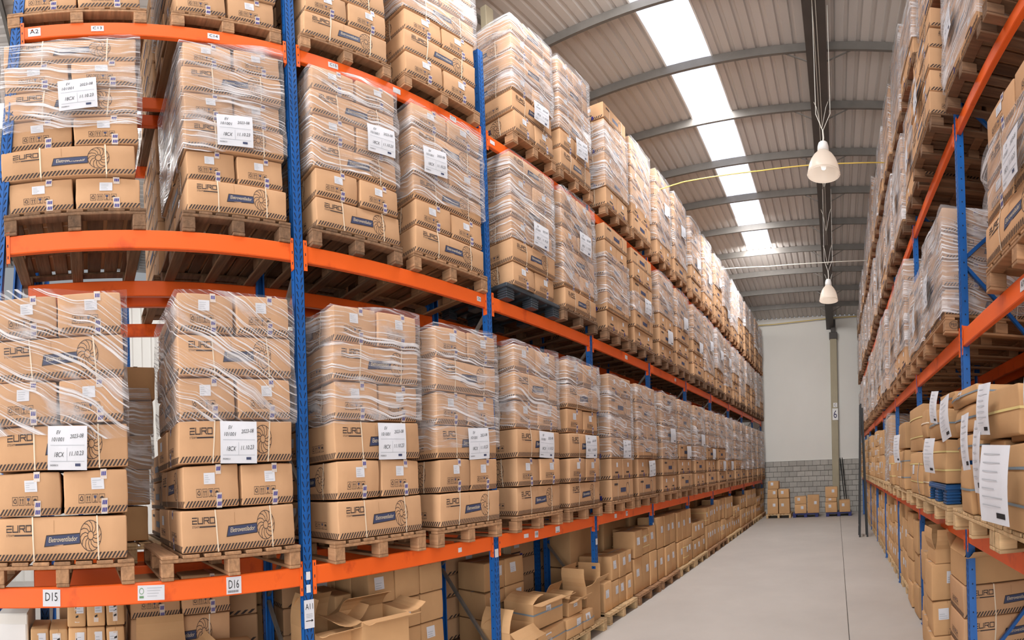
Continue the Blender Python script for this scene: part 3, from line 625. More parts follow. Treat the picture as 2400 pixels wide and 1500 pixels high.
for l, T in enumerate((L1, L2, L3)):
    for i, (y0, y1, oh, pat, hh, fr, fm, sh) in enumerate(T):
        if y1 > 23.6: continue
        xf = XL+oh; zb = LZ[l]; yc = (y0+y1)/2; w_ = y1-y0; det = i < NP
        where = f'{ORD[i]} pallet from near end, {LN[l]} level, left rack'
        pw = 1.18 if i == 1 and l == 0 else min(1.12, w_+.07)
        py = yc if not (i == 1 and l == 0) else 1.13
        if l == 1 and i == 4: plastic_pallet((xf-.58, yc, zb), 1.15, 1.15, f'black plastic pallet under cartons, {where}', 'plastic_black')
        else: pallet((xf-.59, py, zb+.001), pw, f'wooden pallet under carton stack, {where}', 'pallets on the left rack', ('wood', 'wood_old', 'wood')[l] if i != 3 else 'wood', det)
        z = zb+.143; gx = w_-.014
        for n_, ch in enumerate(pat):
            zc = z+hh*(n_+.5); szf = (hh-.0075)/HC; jx = rr.uniform(-.02, .01); jy = rr.uniform(-.01, .01); rz = rr.uniform(-.01, .01)
            if i == 0 and l == 1 and n_ == 1: jy -= .04
            if det:
                if ch == 'A':
                    carton((xf-WC/2+jx, yc+jy, zc), PI/2+rz, f'long carton facing the aisle, {ORD[n_]} layer, {where}', 'fan cartons on the left rack', gx/LC, 1, szf, 's' + ('t' if i < 2 else ''))
                    if i != 0: carton((xf-WC*1.5-.045, yc+jy, zc), PI/2, f'long carton behind another, {ORD[n_]} layer, {where}', 'fan cartons on the left rack', gx/LC, 1, szf, 'sl')
                else:
                    for s in (-1, 1):
                        carton((xf-LC/2+jx+rr.uniform(-.01, .01), yc+s*(gx/4)+jy, zc), rr.uniform(-.012, .012), f'end-on carton, {"near" if s < 0 else "far"} half of {ORD[n_]} layer, {where}', 'fan cartons on the left rack', 1, (gx/2-.024)/WC, szf, 'tr' + ('s' if s < 0 else ''))
            else:
                for s in ((-1, 1) if ch == 'B' else (0,)):
                    M = Matrix.Translation((xf-(LC if ch == 'B' else WC)/2+jx, yc+s*gx/4, zc)) @ Matrix.Rotation((PI/2 if ch == 'A' else 0)+rr.uniform(-.02, .02), 4, 'Z') @ Matrix.Diagonal(((gx/LC, 1, szf, 1) if ch == 'A' else (1, (gx/2-.012)/WC, szf, 1)))
                    far_c.add(LOD, M)
                if ch == 'A': far_c.add(LOD, Matrix.Translation((xf-WC*1.5-.03, yc, zc)) @ Matrix.Rotation(PI/2, 4, 'Z') @ Matrix.Diagonal((gx/LC, 1, szf, 1)))
        f0, f1 = fr
        film(xf-1.14, xf+.022, y0-.016, y1+.016, z+hh*f0, z+hh*f1, f'clear film round upper cartons, {where}', FMT[fm], seed=i+l*20, n=26 if i < 8 else 8, nz=20 if i < 8 else 6)
        if sh is not None and i < 14:
            sc_ = 1 if i < 6 else .9
            ys = yc+{(0, 0): .06, (0, 1): -.02, (1, 0): .05, (1, 1): -.02, (1, 2): .25, (1, 3): -.25}.get((l, i), .1)
            zs = z+hh*(sh+.5)+(.0 if l == 0 else .03)+(-.012 if l == 0 else 0)
            paper_sheet((xf+.052, ys, zs), 1, f'white handwritten sheet on carton front, {where}', .30*sc_, .24*sc_, rot=rr.uniform(-.04, .04), text=i < 8)
obj('distant_cartons', far_c, None, (0, 0, 0), 0, 'stuff', 'printed brown cartons on the far bays of the left rack', 'carton', 'fan cartons on the left rack')

# ================================================================== plain cartons (boxes with strapping, open boxes, small boxes)
PC = {}
def pbox(L, W, H, seed=0, strap=None, mt='cardboard_plain', label=True, amp=1.3):
    """L along local x, W along y; local -Y is the front"""
    key = (round(L, 2), round(W, 2), round(H, 2), seed, strap, label)
    if key not in PC:
        L, W, H = key[:3]; a = amp*(1.6 if strap else .8)*min(1, (L+W)/1.0); fn = warper(L, W, H, seed+20, a); b = MB(); rbox(b, L, W, H, min(.012, H*.06), mt, 6, 5, 4); F = faces_of(L, W, H, .0018)
        for s, wd in (('front', L), ('back', L), ('right', W), ('left', W)):
            if seed % 2: rect(b, F[s], -.0015, -H/2, .0015, H/2, 'fold_line')
        b.warp(fn); b = b.mesh('box_body'); st = None; lb = None; tp = None
        if strap:
            st = []
            for zz in ((0,) if H < .3 else (-H*.2, H*.22)):
                m = MB(); t = .004; q = [(-L/2-t, -W/2-t), (L/2+t, -W/2-t), (L/2+t, W/2+t), (-L/2-t, W/2+t)]
                for (x0, y0), (x1, y1) in zip(q, q[1:]+q[:1]):
                    for k in range(6): c, d = k/6, (k+1)/6; m.poly([(x0+(x1-x0)*c, y0+(y1-y0)*c, zz-.006), (x0+(x1-x0)*d, y0+(y1-y0)*d, zz-.006), (x0+(x1-x0)*d, y0+(y1-y0)*d, zz+.006), (x0+(x1-x0)*c, y0+(y1-y0)*c, zz+.006)], strap)
                m.warp(fn); st.append(m.mesh('strap'))
        m = MB(); F2 = faces_of(L, W, H, .002)
        for k in range(5): x0 = -L/2+L*k/5; rect(m, F2['top'], x0, -.022, x0+L/5, .022, 'clear_tape')
        m.warp(fn); tp = m.mesh('packing_tape')
        if label:
            m = MB(); rr_ = random.Random(seed); F3 = faces_of(L, W, H, .003); dx = rr_.uniform(-.2, .2)*L; lw = min(.06, L*.2); rect(m, F3['front'], dx-lw, -.01, dx+lw, min(.09, H*.36), 'paper')
            F4 = faces_of(L, W, H, .004)
            for k in range(3): rect(m, F4['front'], dx-lw*.8, .0+k*.018, dx+lw*rr_.uniform(0, .8), .005+k*.018, 'paper_grey')
            m.warp(fn); lb = m.mesh('shipping_label')
        PC[key] = (b, st, tp, lb)
    return PC[key]
def plain(name, loc, rz, L, W, H, label, group, seed=0, strap=None, lab=True, cat='carton', rx=0):
    """loc = centre of the bottom face"""
    b, st, tp, lb = pbox(L, W, H, seed, strap, label=lab); q = (round(L, 2), round(W, 2), round(H, 2)); s = (L/q[0], W/q[1], H/q[2])
    o = obj(name, b, None, (loc[0], loc[1], loc[2]+H/2), rz, None, label, cat, group, s)
    if rx: o.rotation_euler.x = rx
    for q_ in st or []: obj('strap', q_, o)
    if tp and L > .2: obj('packing_tape', tp, o)
    if lb: obj('shipping_label', lb, o)
    return o
def open_box(loc, rz, L, W, H, label, flaps=(100, 70, 40, 120), group=None, strap=False, seal=True):
    """open carton with four flaps, each a part; loc = bottom centre. flap angle: 0 = lying over the opening, 90 = upright, 180+ = hanging outside"""
    o = empty('open_carton', loc, rz, label, 'carton', group); t = .006; b = MB()
    b.box(-L/2, L/2, -W/2, W/2, 0, t, 'cardboard_plain')
    for x0, x1, y0, y1 in ((-L/2, L/2, -W/2, -W/2+t), (-L/2, L/2, W/2-t, W/2), (-L/2, -L/2+t, -W/2+t, W/2-t), (L/2-t, L/2, -W/2+t, W/2-t)): b.box(x0, x1, y0, y1, t, H, 'cardboard_plain')
    obj('box_body', b, o)
    for k, (a, ln, dp) in enumerate(zip(flaps, (L, W, L, W), (W*.48, W*.48, W*.48, W*.48))):
        if a is None: continue
        f = MB(); n = 4; vs = []; ra = math.radians(180-a)
        for i in range(n+1):
            d = dp*i/n; bend = .02*math.sin(i/n*PI)
            for e in (0, .004):
                for x in (-ln/2+.004+d*.04, ln/2-.004-d*.04): vs.append((x, -math.cos(ra)*d-math.sin(ra)*(e+bend), math.sin(ra)*d-math.cos(ra)*(e+bend)))
        fs = []
        for i in range(n): q = i*4; fs += [(q, q+4, q+5, q+1), (q+2, q+3, q+7, q+6), (q, q+2, q+6, q+4), (q+1, q+5, q+7, q+3)]
        fs += [(0, 1, 3, 2), (n*4, n*4+2, n*4+3, n*4+1)]
        f.geo(vs, fs, 'cardboard_plain'); fo = obj('flap', f, o, [(0, -W/2, H), (L/2, 0, H), (0, W/2, H), (-L/2, 0, H)][k], [0, PI/2, PI, -PI/2][k])
    if strap:
        m = MB(); e = .003; q = [(-L/2-e, -W/2-e), (L/2+e, -W/2-e), (L/2+e, W/2+e), (-L/2-e, W/2+e)]
        for (x0, y0), (x1, y1) in zip(q, q[1:]+q[:1]): m.poly([(x0, y0, H*.55), (x1, y1, H*.55), (x1, y1, H*.55+.016), (x0, y0, H*.55+.016)], 'strap_blue')
        obj('strap', m, o)
    if seal:
        m = MB(); rect(m, lambda u, v: (u, -W/2-.003, v), -.05, H*.55, .05, H*.8, 'paper'); write(m, lambda u, v: (u, -W/2-.004, v), 'EURO', -.035, H*.63, .07, H*.09, 'text_black'); obj('shipping_label', m, o)
    return o

# ================================================================== rack row standing back to back behind the left rack
rb = MB(); XB = XL-1.22
for k in range(0, 10):
    for l in range(-1, 3):
        if k > 5 and l > 0: continue
        for j in (0, 1):
            if (k, j) == (0, 0) and l >= 0: continue
            y = PY[k]+.12+.64+j*1.12
            if y > 23.3: continue
            n_ = 4 if l < 0 else (6 if not (k == 0 and l == 0) else 3)
            for q in range(n_):
                rb.add(LOD, Matrix.Translation((XB-.55+rr.uniform(-.02, .02), y, (LZ[l] if l >= 0 else 0)+.145+.225*(q+.5))) @ Matrix.Diagonal((1, .98/WC, .88, 1)))
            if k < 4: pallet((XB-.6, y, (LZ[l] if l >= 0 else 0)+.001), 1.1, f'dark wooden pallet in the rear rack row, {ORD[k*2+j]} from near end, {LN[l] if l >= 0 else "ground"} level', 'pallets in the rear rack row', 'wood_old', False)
obj('rear_cartons', rb, None, kind='stuff', label='shaded brown cartons stacked in the rack row behind the left rack', cat='carton', group='cartons in the rear rack row')
for k in range(0, 6): upright(XB, PY[k]+.12, 1, 5.95, f'{ORD[k]} blue upright frame of the rear rack row, from near end', group='rear row upright frames')
for k in range(0, 5):
    for l in range(3): beam(XB, PY[k]+.12, PY[k+1]+.12, LZ[l], 1, f'{ORD[k]} front beam of the rear rack row, {LN[l]} level', group='rear row beams'); beam(XB-1.0, PY[k]+.12, PY[k+1]+.12, LZ[l], -1, f'{ORD[k]} back beam of the rear rack row, {LN[l]} level', group='rear row beams')
# the wrapped carton stack seen through the first gap
for q in range(5):
    plain('tall_carton', (XB-.35-.02*q, .38+.03*q, 1.45+q*.27), .1, .5, .42, .265, f'plain tan carton behind the first gap, {ORD[q]} from its pallet', 'cartons behind the first gap', q)
film(XB-.62, XB-.08, .1, .68, 1.75, 2.62, 'cloudy film round the narrow stack behind the first gap', 'stretch_film_milky', 5, 10, 10, .03)
pallet((XB-.5, .42, LZ[0]+.001), 1.0, 'wooden pallet under the narrow stack behind the first gap', None, 'wood_pale', False)

# ================================================================== ground level under the left rack
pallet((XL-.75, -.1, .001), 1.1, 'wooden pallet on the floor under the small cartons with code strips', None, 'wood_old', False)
for c in range(5):
    for q in range(5 if c > 1 else 4):
        y = -.47+c*.168; z = .145+q*.205
        plain('small_carton', (XL-.72, y, z), PI/2+rr.uniform(-.02, .02), .16, .36, .2, f'small carton with vertical tape, {ORD[c]} column, {ORD[q]} row up, under first bay', 'small cartons under the first bay', c % 3)
        m = MB(); rect(m, lambda u, v: (XL-.535, y+u, z+v), -.02, .03, .02, .17, 'clear_tape'); [m.poly([(XL-.533, y-.012, z+.06+i*.03), (XL-.533, y+.012, z+.065+i*.03), (XL-.533, y+.012, z+.08+i*.03), (XL-.533, y-.012, z+.072+i*.03)], 'text_black') for i in range(3)]
        t = C.objects[-1]
        while t.parent: t = t.parent
        tt = obj('printed_tape', m, t); tt.matrix_parent_inverse = Matrix.LocRotScale(t.location, t.rotation_euler, t.scale).inverted()
m = MB(); m.box(-.3, .3, -.14, .14, 0, 1.05, 'wall_paint', .01); m.box(.3, .304, -.12, .12, .1, .98, 'sign_white', .001); obj('white_cabinet', m, None, (XL-.9, -.72, 0), label='white metal cabinet left of the small cartons', cat='cabinet')
gy = .82
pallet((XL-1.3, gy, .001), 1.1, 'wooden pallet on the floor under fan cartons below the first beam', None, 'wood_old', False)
for q in range(4):
    z = .145+.275*(q+.5)
    if q % 2 == 0: carton((XL-.7-WC/2, gy, z), PI/2, f'shaded long carton on floor pallet under first bay, {ORD[q]} layer', 'fan cartons on the floor', .86, 1, 1.07, 'st')
    else:
        for s in (-1, 1): carton((XL-.66-LC/2, gy+s*.24, z), 0, f'shaded end-on carton under first bay, {"near" if s < 0 else "far"} half of {ORD[q]} layer', 'fan cartons on the floor', 1, .84, 1.07, 'tr')
for i, (y, zt) in enumerate(((.62, .8), (1.12, .87))):
    pass
open_box((XL-.38, .62, .145), PI/2+.03, .46, .4, .66, 'open empty carton with raised flaps in front of the shaded fan cartons', (150, 160, 100, 170))
plain('floor_carton', (XL-.4, 1.2, .145), PI/2-.08, .42, .4, .66, 'closed brown carton with taped lid beside the open one', 'cartons on the floor under first bay', 2)
pallet((XL-.55, .9, .001), 1.1, 'low wooden pallet under the open carton, first bay', None, 'wood', False)
# second bay
pallet((XL-1.0, 3.15, .001), 1.15, 'wooden pallet under the dark block of plain cartons, second bay', None, 'wood_old', False)
for a in range(3):
    for c in range(3):
        for q in range(4):
            if a == 1 and c > 0 or (a == 2 and c > 0): continue
            plain('cube_carton', (XL-.6-a*.36, 2.86+c*.345, .145+q*.245), PI/2, .335, .345, .24, f'dark cube carton, {ORD[c]} column, {ORD[q]} row, {ORD[a]} rank deep, second bay', 'cube cartons under the second bay', (a+c+q) % 4, lab=(c+q) % 3 == 0)
for i in range(3): plain('narrow_carton', (XL-.75-.27*i, 2.5, .145+.52), PI/2, .2, .26, .3, f'narrow pale carton, {ORD[i]} rank deep, beside the cube cartons', 'narrow pale cartons', i)
for i in range(3): plain('narrow_carton', (XL-.75-.27*i, 2.5, .145), PI/2, .22, .26, .515, f'tall narrow carton below the pale ones, {ORD[i]} rank deep', 'tall narrow cartons', i)
pallet((XL-.42, 2.35, .001), 1.1, 'wooden pallet under two big open cartons, second bay', None, 'wood', False)
open_box((XL-.32, 2.08, .145), PI/2+.06, .42, .46, .7, 'big open carton with one flap standing up, beside label A11', (172, 150, 60, 75), seal=False)
open_box((XL-.10, 2.52, .145), PI/2-.06, .5, .46, .76, 'big open carton with torn sagging flap, right of the A11 post', (172, 170, 30, 178), seal=False)
open_box((XL-1.9, 1.2, .001), PI/2, .6, .5, .95, 'tall open carton in the dark behind the first frame', (90, 90, 20, 90), seal=False)
for q in range(3): plain('tall_carton', (XL-1.7, 1.75, .0+q*.42), PI/2, .36, .4, .41, f'upright brown carton behind the second post, {ORD[q]} up', 'cartons behind the second post', q)
# third bay
pallet((XL-.95, 5.0, .001), 1.15, 'wooden pallet under the six dark cartons, third bay', None, 'wood_old', False)
for c in range(2):
    for q in range(3): plain('cube_carton', (XL-.8, 4.78+c*.42, .145+q*.28), PI/2, .41, .5, .275, f'dark carton in third bay, {"near" if c == 0 else "far"} column, {ORD[q]} row up', 'dark cartons under the third bay', c+q)
for y in (4.75, 5.98): pallet((XL-.42, y, .001), 1.15, f'wooden pallet with low open cartons, {"near" if y < 5 else "far"} half of third bay', None, 'wood_pale')
for i, (y, w_, h) in enumerate(((4.45, .55, .2), (5.05, .6, .22), (5.62, .42, .2), (6.0, .3, .2))):
    plain('low_carton', (XL-.08, y, .145), PI/2, w_, .5, h, f'low strapped carton at the pallet edge, {ORD[i]} in third bay', 'low cartons of the third bay', i, 'strap_blue')
open_box((XL-.14, 5.08, .37), PI/2-.05, .62, .5, .24, 'open shallow carton with grey strap and red-brown label on top', (170, 200, 185, 15), strap=True)
open_box((XL-.12, 4.5, .35), PI/2+.05, .5, .45, .1, 'low open carton in front, lid flap fallen forward', (200, 190, 30, 60), seal=False)
open_box((XL-.08, 5.72, .35), PI/2, .36, .4, .14, 'small open carton between the shallow and the tall one', (160, 190, 60, 30), seal=True)
open_box((XL-.12, 6.3, .145), PI/2, .42, .42, .42, 'tall open carton with upright back flap beside the fourth post', (150, 100, 88, 100), seal=False)
# further bays: rows of tall narrow cartons on pallets
ci = 0
for k in range(3, 10):
    for j in (0, 1):
        y0 = PY[k]+.12+j*1.2
        if y0 > 22.6: continue
        pallet((XL-.46, y0+.56, .001), 1.1, f'floor pallet below the rack, {ORD[k*2+j]} from near end, under tall cartons', 'floor pallets along the aisle', 'wood_pale' if (k+j) % 2 else 'wood', k < 5)
        n_ = 3 if (k+j) % 3 else 4; w_ = 1.1/n_
        hs = [(.46, .47), (.42, .5), (.33, .3), (.48, .36)][(k*2+j) % 4]
        for c in range(n_):
            for q in range(2):
                if k == 3 and j == 0 and q == 1 and c == 0: continue
                if k == 3 and j == 0 and q == 0 and c == 0: h = .36
                else: h = hs[q]
                ci += 1
                dd = .62 if (k == 3 and c == 1 and q == 1) else .45
                plain('floor_carton', (XL-dd/2+.07+rr.uniform(-.03, .01), y0+w_*(c+.5), .145+(hs[0]+.004 if q else 0)), PI/2+rr.uniform(-.03, .03), w_-.012, dd, h-.004, f'tall plain carton, {ORD[c]} on the {ORD[(k-3)*2+j]} floor pallet past fourth post, {"upper" if q else "lower"}', 'tall cartons on the floor pallets', ci % 5, 'strap_yellow' if ci % 11 == 0 else None)
        for q in range(2):
            plain('back_carton', (XL-.85, y0+.55, .145+q*.5), PI/2, 1.0, .5, .49, f'wide carton behind the tall ones, {"upper" if q else "lower"}, {ORD[(k-3)*2+j]} floor pallet', 'wide back cartons on the floor pallets', (k+q) % 4, lab=False)

# ================================================================== right rack
RLEAN = .075
RY = [1.8+2.6*k for k in range(9)]; RZ = [1.31, 2.68, 4.42, 5.98]; RN = ['lowest', 'second', 'third', 'top']
for k, y in enumerate(RY): upright(XR, y-.05, -1, 6.9, f'{ORD[k]} blue upright frame of the right rack, from near end', 'rack_blue', 'right rack upright frames', lean=-RLEAN)
for k in range(len(RY)-1):
    for l in range(4):
        tg = [(2.95, 'A7-2', .12, .06, '')] if (k, l) == (0, 1) else []
        dy = RLEAN*RZ[l]-.05
        beam(XR, RY[k]+dy, RY[k+1]+dy, RZ[l], -1, f'{ORD[k]} aisle-side beam of the right rack, {RN[l]} level, from near end', 'right rack aisle beams', tg)
        beam(XR+1.0, RY[k]+dy, RY[k+1]+dy, RZ[l], 1, f'{ORD[k]} back beam of the right rack, {RN[l]} level, from near end', 'right rack back beams')
RL = [[(RY[k]+RLEAN*RZ[l]+.04+j*1.23, RY[k]+RLEAN*RZ[l]+1.14+j*1.23) for k in range(0, 8) for j in (0, 1)] for l in range(4)]
RL[1][0:2] = [(2.3, 3.42)]
def fan_stack(xf, y0, y1, zb, pat, hh, sgn, det, where, far_mb, group):
    w_ = y1-y0; gx = w_-.02; yc = (y0+y1)/2
    for n_, ch in enumerate(pat):
        zc = zb+hh*(n_+.5); szf = (hh-.0075)/HC; jx = rr.uniform(-.02, .015)
        if det:
            if ch == 'A':
                carton((xf-sgn*(WC/2-jx), yc, zc), sgn*PI/2+rr.uniform(-.01, .01), f'long carton on aisle side, {ORD[n_]} layer, {where}', group, gx/LC, 1, szf, 'stll')
                carton((xf-sgn*(WC*1.5+.045), yc, zc), sgn*PI/2, f'long carton on inner side, {ORD[n_]} layer, {where}', group, gx/LC, 1, szf, 'sl')
            else:
                for s in (-1, 1): carton((xf-sgn*(LC/2-jx), yc+s*(gx/4+.003), zc), 0 if sgn > 0 else PI, f'end-on carton, {"near" if s < 0 else "far"} half of {ORD[n_]} layer, {where}', group, 1, (gx/2-.024)/WC, szf, 'st'+('r'))
        else:
            for s in ((-1, 1) if ch == 'B' else (0,)):
                far_mb.add(LOD, Matrix.Translation((xf-sgn*(LC if ch == 'B' else WC)/2, yc+s*gx/4, zc)) @ Matrix.Rotation((sgn*PI/2 if ch == 'A' else (0 if sgn > 0 else PI))+rr.uniform(-.02, .02), 4, 'Z') @ Matrix.Diagonal(((gx/LC, 1, szf, 1) if ch == 'A' else (1, (gx/2-.012)/WC, szf, 1))))
            if ch == 'A': far_mb.add(LOD, Matrix.Translation((xf-sgn*(WC*1.5+.02), yc, zc)) @ Matrix.Rotation(sgn*PI/2, 4, 'Z') @ Matrix.Diagonal((gx/LC, 1, szf, 1)))
fr_ = MB()
for l in (1, 2, 3):
    LL = RL[l]
    for i, (y0, y1) in enumerate(LL):
        if y1 > 23: continue
        xf = XR-(.25 if (l, i) == (2, 2) else .13)+rr.uniform(-.03, .03); zb = RZ[l]+.143; yc = (y0+y1)/2
        det = (l == 1 and i < 2) or (l == 2 and i == 2)
        hh = {1: .245, 2: .232, 3: .24}[l]; nl = {1: 5, 2: 5, 3: 6}[l]
        if l == 1 and i == 0: hh, nl = .235, 4
        if l == 1 and i == 1: hh, nl = .213, 4
        if l == 1 and i == 2: hh, nl = .25, 3
        if l == 2 and i > 4: nl = 5
        if l == 3: nl = (6, 5, 5, 4)[i % 4]
        if l == 3: nl = max(2, min(nl, int((roof_z(y1)-.3-zb)/hh)))
        where = f'{ORD[i]} pallet, {RN[l]} level, right rack'
        pallet((xf+.6, yc, RZ[l]+.001), min(1.19, y1-y0+.04), f'wooden pallet, {ORD[i]} from near end on the {RN[l]} level, right rack', 'pallets on the right rack', 'wood' if l == 1 else 'wood_old', i < 4)
        fan_stack(xf, y0, y1, zb, ('AB'*4)[i % 2:][:nl], hh, -1, det, where, fr_, 'fan cartons on the right rack')
        if l == 1 and i == 0: film(xf-.012, xf+1.13, y0-.012, y1+.012, zb+hh*1.1, zb+hh*2.9, f'loose film round the middle layers of the {where}', 'stretch_film', seed=77, n=22, nz=10, sag=.03)
        elif (l, i) != (2, 2): film(xf-.022, xf+1.15, y0-.016, y1+.016, zb+hh*(.1 if i % 3 else .9), zb+hh*nl+.01, f'milky film round the load on the {where}', ('stretch_film_milky', 'stretch_film_milky', 'stretch_film')[(i+l) % 3] if not (l == 1 and i == 1) else 'stretch_film_milky', seed=i+l*31, n=22 if i < 4 else 8, nz=16 if i < 4 else 6, sag=.018)
        if i < 9 and l < 3:
            paper_sheet((xf-.06, yc+rr.uniform(-.2, .2), zb+hh*nl*.4), -1, f'white sheet on aisle side of the {where}', .3, .26, rot=rr.uniform(-.1, .1), text=i < 3)
obj('distant_cartons', fr_, None, kind='stuff', label='printed brown cartons on the far bays and upper levels of the right rack', cat='carton', group='fan cartons on the right rack')
# mark on the pallet block facing the camera
pb = [o for o in C.objects if o.name.startswith('wooden_pallet') and 'second from near end on the second level, right' in o.get('label', '')][0]
m = MB(); F = lambda u, v: (pb.location.x-.51+u, pb.location.y-.5*1.14-.004, RZ[1]+.062+v)
for k in range(20):
    a, b = 2*PI*k/20, 2*PI*(k+1)/20; m.poly([F(q*math.cos(c)*.05, q*math.sin(c)*.03) for q, c in ((.9, a), (.9, b), (1, b), (1, a))], 'print_ink')
write(m, F, 'PBR', -.034, -.013, .068, .026, 'print_ink'); o_ = obj('burned_mark', m, pb, label='oval burned mark reading PBR'); o_.matrix_parent_inverse = Matrix.LocRotScale(pb.location, pb.rotation_euler, pb.scale).inverted()

# lowest level of the right rack: strapped plain cartons
XF = 1.06
for i, y in enumerate((2.5, 3.68, 5.06, 6.26, 7.68, 8.87)): pallet((XF+.6, y, RZ[0]+.001), 1.16, f'pale wooden pallet, {ORD[i]} from near end on lowest level, right rack', 'pale pallets on the right rack', 'wood_pale', True)
plastic_pallet((XF+.5, 5.0, RZ[0]+.144), .95, 1.0, 'blue plastic pallet on top of a wooden one, right rack', 'plastic_blue')
KB = [  # y0,y1,z0,z1,depth,strap,text
 (2.0, 2.86, 1.455, 1.84, .55, 'strap_blue', 'carton with big hanging document at the bottom right'), (2.0, 2.86, 1.84, 2.1, .55, None, 'carton above the one with the big document'),
 (2.88, 3.2, 1.455, 1.86, .5, None, 'pale upright carton with long document strip'), (2.55, 3.35, 1.865, 2.1, .6, 'strap_yellow', 'large pale carton with yellow strap'),
 (3.22, 3.55, 1.455, 1.75, .5, 'strap_blue', 'narrow bulging carton with blue strap, far one of two'), (3.56, 3.92, 1.455, 1.74, .5, 'strap_blue', 'narrow bulging carton with blue strap, near the blue pallet'),
 (3.4, 4.05, 1.76, 1.93, .5, 'strap_blue', 'flat carton under a hanging document'), (3.4, 4.2, 1.93, 2.09, .5, 'strap_blue', 'bulging flat carton below the BONNA carton'), (3.45, 4.25, 2.09, 2.2, .5, 'strap_blue', 'flat bulging carton with blue strap'),
 (4.5, 5.25, 1.6, 1.92, .55, 'strap_yellow', 'carton with hanging document on the blue plastic pallet'), (4.55, 5.28, 1.92, 2.14, .5, 'strap_blue', 'carton on top of the blue pallet load'),
 (5.36, 5.74, 1.455, 1.72, .5, 'strap', 'lower red-strapped carton'), (5.36, 5.74, 1.725, 1.95, .5, 'strap', 'middle red-strapped carton'), (5.36, 5.74, 1.955, 2.2, .5, 'strap', 'upper red-strapped carton'),
 (5.8, 6.6, 1.455, 1.85, .6, 'strap_yellow', 'tall pale carton with cream strap, lower'), (5.8, 6.6, 1.855, 2.28, .6, 'strap_yellow', 'tall pale carton with cream strap, upper'),
 (7.15, 7.62, 1.455, 1.9, .5, 'strap_blue', 'square carton beyond the tall pale ones'), (7.15, 8.0, 1.905, 2.2, .5, None, 'wide carton beyond the tall pale ones'), (7.64, 8.05, 1.455, 1.88, .5, 'strap', 'small strapped carton beside the square one'),
 (8.1, 8.6, 1.455, 1.95, .5, None, 'carton before the tall grey wrap'), (8.7, 9.2, 1.455, 1.85, .5, 'strap_yellow', 'carton at the foot of the tall grey wrap')]
for i, (y0, y1, z0, z1, d, st, tx) in enumerate(KB):
    plain('strapped_carton', (XF+d/2+rr.uniform(-.03, .03), (y0+y1)/2, z0), -PI/2+rr.uniform(-.05, .05), y1-y0-.01, d, z1-z0-.004, tx+', right rack', 'strapped cartons on the right rack', i % 5, st, lab=i % 2 == 0)
    plain('inner_carton', (XF+d+.3, (y0+y1)/2, z0), -PI/2, y1-y0-.01, .5, z1-z0-.004, f'inner carton behind the {tx}', 'inner cartons on the right rack', (i+2) % 5, None, lab=False) if i % 3 else None
bn = plain('flat_carton', (1.52, 4.81, 2.15), 0, .72, .62, .12, 'flat carton with BONNA sticker and blue strap, top of the near load', None, 1, 'strap_blue', lab=False)
m = MB(); m.box(-.08, .08, -.002, 0, -.035, .035, 'paper'); write(m, lambda u, v: (u, -.003, v), 'BONNA', -.065, -.02, .13, .04, 'text_black'); obj('sticker', m, bn, (-.03, -.332, .02), label='white sticker reading BONNA')
for i, (y, z, w_, h, rt, tx) in enumerate(((2.66, 1.66, .3, .33, .03, 'large document hanging at the lower right'), (3.12, 1.78, .17, .36, 0, 'long narrow document strip'), (3.45, 1.86, .15, .3, -.05, 'curled document beside the narrow strip'), (2.98, 2.0, .17, .24, .04, 'document on the large pale carton'),
        (3.98, 2.02, .24, .26, -.12, 'slanting document under the BONNA carton'), (4.5, 2.13, .2, .22, .1, 'document behind the near post'), (4.6, 1.8, .3, .24, .03, 'double document on the blue pallet load'), (5.56, 1.62, .1, .26, 0, 'narrow document on the red-strapped cartons'), (7.2, 1.9, .25, .3, 0, 'document beyond the tall pale cartons'), (2.15, 2.0, .2, .24, 0, 'document at the right edge'))):
    paper_sheet((XF-.05-w_*.31, y-.02, z), -2, tx+', right rack', w_*.95, h, rot=rt, curl=.03, text=False)
# further loads of the lowest level
for k in range(7, 17):
    y0 = RY[3+(k-7)//2]+.2+((k-7) % 2)*1.22
    if y0 > 21.8: break
    pallet((XF+.62, y0+.6, RZ[0]+.001), 1.15, f'wooden pallet far along the lowest level, {ORD[k]} from near end, right rack', 'far pallets on the right rack', 'wood_pale', False)
    if k == 7:
        m_ = [plain('tall_carton', (XF+.35, y0+.35+j*.5, 1.455), -PI/2, .48, .5, 1.0, f'tall carton inside grey film, {"near" if j == 0 else "far"} one', 'tall cartons in grey film', j) for j in (0, 1)]
        film(XF+.06, XF+.64, y0+.08, y0+1.12, 1.46, 2.47, 'grey film round the tall load that nearly reaches the second beam', 'stretch_film_milky', 3, 10, 10, .03); continue
    for c in range(3):
        for q in range(2 + (k % 2)):
            h = (.42, .3)[k % 2]
            plain('shelf_carton', (XF+.3, y0+.2+c*.38, 1.455+q*(h+.004)), -PI/2+rr.uniform(-.015, .015), .355, .5, h, f'far plain carton, {ORD[c]} column, row {ORD[q]}, {ORD[k]} pallet, right rack', 'far plain cartons on the right rack', (c+q+k) % 5, 'strap' if (c+k) % 3 == 0 else None)
